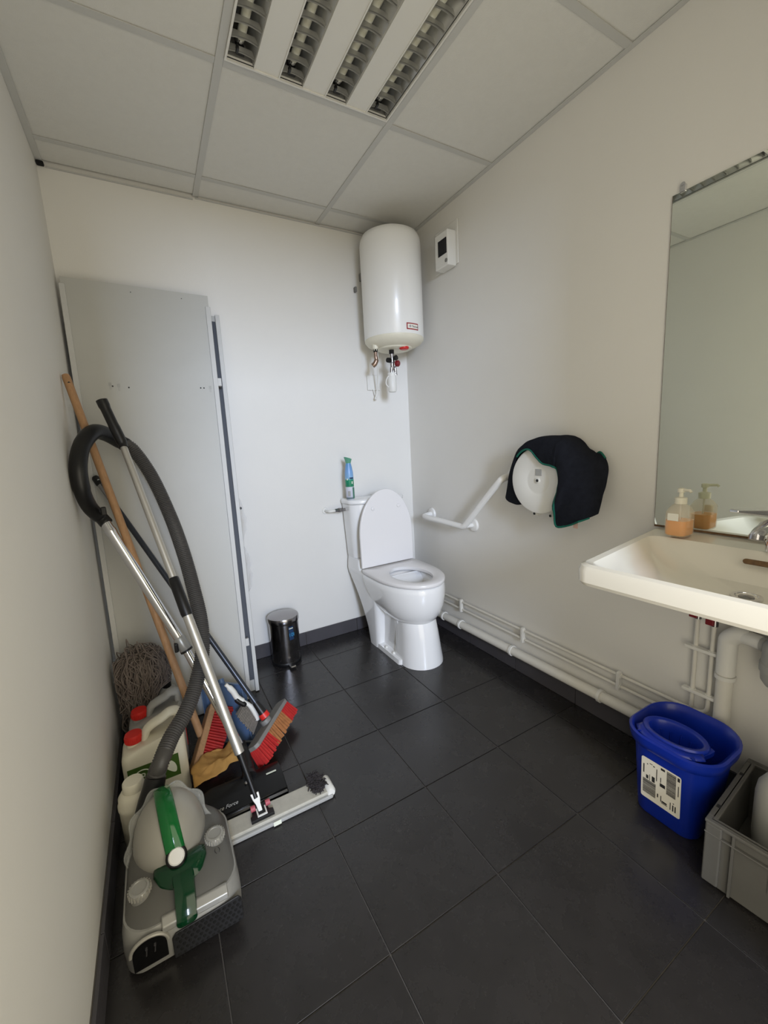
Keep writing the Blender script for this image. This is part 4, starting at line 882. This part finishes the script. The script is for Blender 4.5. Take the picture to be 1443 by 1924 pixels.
build('bottle_body', MB().loft([rrect(.166, -.447, hx, hy, .014, z) for hx, hy, z in ((.032, .026, 0), (.036, .03, .006), (.036, .03, .19), (.03, .025, .215), (.016, .016, .228))]), 'translucent', gbt, ang=50)
build('bottle_cap', MB().lathe([(.017, .226), (.017, .25), (.013, .254)], (.166, -.447, 0), n=18), 'black', gbt)

# ------------------------------------------------------------------ jerrycans
def jerrycan(name, label, X0, Yf, Wd, Dp, Hh, m, cap_m, label_fn=None):
    t = thing(name, label, 'jerrycan', (X0 + Wd / 2, Yf + Dp / 2, 0))
    cx, cy = X0 + Wd / 2, Yf + Dp / 2
    rg = []
    for k, (f, z) in enumerate(((.90, 0), (.97, .004), (1, .012), (1, .62), (.99, .70), (.95, .745), (.88, .775))):
        r_ = rrect(cx, cy, Wd / 2 * f, Dp / 2 * f, .024, Hh * z, 7)
        for p in r_:
            if z > .5: p.z += (z - .5) * .62 * Hh * ((p.x - X0) / Wd - .40)
        rg.append(r_)
    mb = MB().loft(rg)
    zs = Hh * .74
    mb.lathe([(.026, zs - .02), (.022, zs + .008), (.021, zs + .02)], (X0 + .040, cy, 0), n=20)
    hpth = cr([(X0 + .068, cy, zs - .006), (X0 + .078, cy, zs + .03), (X0 + .098, cy, Hh * .90), (X0 + .13, cy, Hh * .945), (X0 + Wd - .036, cy, Hh * .985), (X0 + Wd - .014, cy, Hh * .97), (X0 + Wd - .012, cy, Hh * .90), (X0 + Wd - .014, cy, Hh * .8)], 5)
    n = 14; rings = []
    for i, p in enumerate(hpth):
        t2 = (hpth[min(i + 1, len(hpth) - 1)] - hpth[max(i - 1, 0)]).normalized(); up = V((0, 1, 0)).cross(t2).normalized()
        rings.append([p + V((0, 1, 0)) * (.023 * math.cos(2 * PI * k / n)) + up * (.0135 * math.sin(2 * PI * k / n)) for k in range(n)])
    mb.loft(rings)
    bd_ = build('can_body', mb, m, t, ang=55)
    c_ = build('screw_cap', MB().lathe([(.0255, zs + .008), (.0265, zs + .012), (.0265, zs + .028), (.0245, zs + .035), (.008, zs + .036)], (X0 + .040, cy, 0), n=36), cap_m, t)
    rg2 = MB()
    for k in range(28):
        a = 2 * PI * k / 28; rg2.box((X0 + .04 + .0266 * math.cos(a), cy + .0266 * math.sin(a), zs + .019), (.0022, .0022, .016))
    o_ = build('cap_ridges', rg2, cap_m, c_); o_['kind'] = 'stuff'
    return t
j1 = jerrycan('jerrycan', 'white jerrycan with red cap and green label, behind the vacuum hose', .018, -.80, .188, .125, .288, 'cream', 'redcap')
gfm = frame((1, 0, 0), (0, 0, 1), (.107, -.8008, .124))
gl_ = build('green_label', MB().prism([(-.075, -.04), (.073, -.04), (.073, .04), (-.075, .04)], .0008, gfm @ Matrix.Rotation(math.radians(0), 4, 'Z')), 'olive', j1)
cir = [(math.cos(2 * PI * k / 28), math.sin(2 * PI * k / 28)) for k in range(29)]
build('emblem_ring', MB().tube([gfm @ V((-.034 + .026 * c_, .0 + .026 * s_, .001)) for c_, s_ in cir], .0018, 6), 'pale', gl_)
text('emblem_letter', '-B-', .036, gfm @ Matrix.Translation((-.034, .0, .0011)), 'pale', gl_)
build('leaf_print', MB().prism([(.046 + .016 * math.cos(a) * (1 + .3 * math.sin(a)) - .012 * math.sin(a), .002 + .026 * math.sin(a)) for a in [2 * PI * k / 24 for k in range(24)]], .0004, gfm @ Matrix.Translation((0, 0, .0008))).tube([gfm @ V((.03, .026, .001)), gfm @ V((.026, .034, .001))], .001, 5), 'pale', gl_)
j2 = jerrycan('jerrycan', 'greyish jerrycan with red cap standing behind the white one', .03, -.64, .182, .125, .272, 'translucent', 'redcap')
build('side_label', MB().b2((.2115, -.625, .06), (.2128, -.55, .15)), 'redcap', j2)
tb = thing('cleaner_bottle', 'small cream plastic bottle with screw cap, squeezed between left wall and vacuum', 'bottle', (.058, -.925, 0))
build('bottle_body', MB().lathe([(.04, 0), (.043, .004), (.0445, .135), (.0465, .14), (.0465, .152), (.044, .156), (.043, .172), (.034, .186), (.028, .189)], (.058, -.925, 0), n=36), 'cream', tb)
build('bottle_cap', MB().lathe([(.0285, .187), (.029, .19), (.0275, .212), (.025, .216), (.004, .217)], (.058, -.925, 0), n=30), 'cream', tb)

# ------------------------------------------------------------------ chamois, dustpan, hand brush
P = []
random.seed(4)
for i in range(31):
    row = []
    for j in range(25):
        u, v = i / 30, j / 24
        x = .212 + .155 * u + .02 * noise.noise(V((u * 3, v * 3, 1))); y = -.86 + .12 * v + .05 * u * (1 - .4 * v) + .02 * noise.noise(V((u * 3, v * 3, 7)))
        z = .052 + .022 * math.sin(PI * v) * (1 - u * .4) + .024 * noise.noise(V((u * 2.6, v * 2.8, 3))) * (1 - .2 * u) + .005 * noise.noise(V((u * 8, v * 7, 5))) + .03 * max(0, u - .8) * 5 * v
        row.append(V((x, y, max(z, .056 if y < -.85 else .03))))
    P.append(row)
o = build('chamois_cloth', MB().grid(P), 'cloth', solid=.004, sub=1)
tag(o, 'crumpled yellow-brown chamois cloth lying beside the black vacuum head', 'cloth')

dp_ = thing('dustpan', 'blue plastic dustpan standing on its lip behind the brooms', 'dustpan', (.39, -.6, 0))
dA, dBv, dCv, dD = V((.30, -.575, .004)), V((.452, -.672, .004)), V((.448, -.56, .198)), V((.30, -.46, .215))
dnn = (dBv - dA).cross(dD - dA).normalized()
if dnn.y > 0: dnn = -dnn
def dpt(u, v, d): return dA.lerp(dBv, u).lerp(dD.lerp(dCv, u), v) + dnn * d
def dsl(u0, u1, v0, v1, d0, d1):
    vs = [dpt(u, v, d) for u in (u0, u1) for v in (v0, v1) for d in (d0, d1)]
    return vs, [(0, 1, 3, 2), (4, 6, 7, 5), (0, 4, 5, 1), (2, 3, 7, 6), (0, 2, 6, 4), (1, 5, 7, 3)]
build('pan', MB().add(*dsl(0, 1, 0, 1, 0, .003)).add(*dsl(0, .02, .05, 1, .003, .035)).add(*dsl(.98, 1, .05, 1, .003, .035)).add(*dsl(.02, .98, .98, 1, .003, .035)), 'bluegrey', dp_, bevel=.004, seg=3)
build('pan_handle', MB().tube([dpt(.5, .98, .02), dpt(.5, 1.06, .022)], [.013, .011], 12), 'bluegrey', dp_)
hb_ = thing('hand_brush', 'white-handled hand brush with grey bristles clipped against the blue dustpan', 'brush', (.44, -.67, 0))
ha, hbv = V((.367, -.655, .272)), V((.462, -.69, .10))
hdv = (hbv - ha)
path = cr([ha, ha + hdv * .18 + V((.004, 0, 0)), ha + hdv * .38, ha + hdv * .52 + V((.006, 0, .004)), ha + hdv * .7 + V((.012, 0, .01)), ha + hdv * .9 + V((.008, 0, .004)), hbv], 5)
bh = build('brush_handle', MB().tube(path, [.007] * 3 + [.011] * 7 + [.012] * 5 + [.008] * 5 + [.010] * 5 + [.009] * 5 + [.006], 14), 'white', hb_)
build('grip_inlay', MB().tube([p + V((-.004, -.006, -.003)) for p in path[9:18]], [.008] + [.010] * 7 + [.007], 12), 'black', bh)
br = MB(); random.seed(9)
bdir = V((-.55, -.12, -.72)).normalized()
for i in range(15):
    p = path[16].lerp(path[-1], i / 14)
    for j in range(4):
        q = p + V((0, -.006 + .005 * j, 0)); br.tube([q, q + bdir * (.05 + random.uniform(-.004, .004)) + V((.01 * (i / 14 - .5), .004 * (j - 1.5), 0))], [.0026, .0032], 5)
o = build('bristles', br, 'bristle', hb_); o['kind'] = 'stuff'
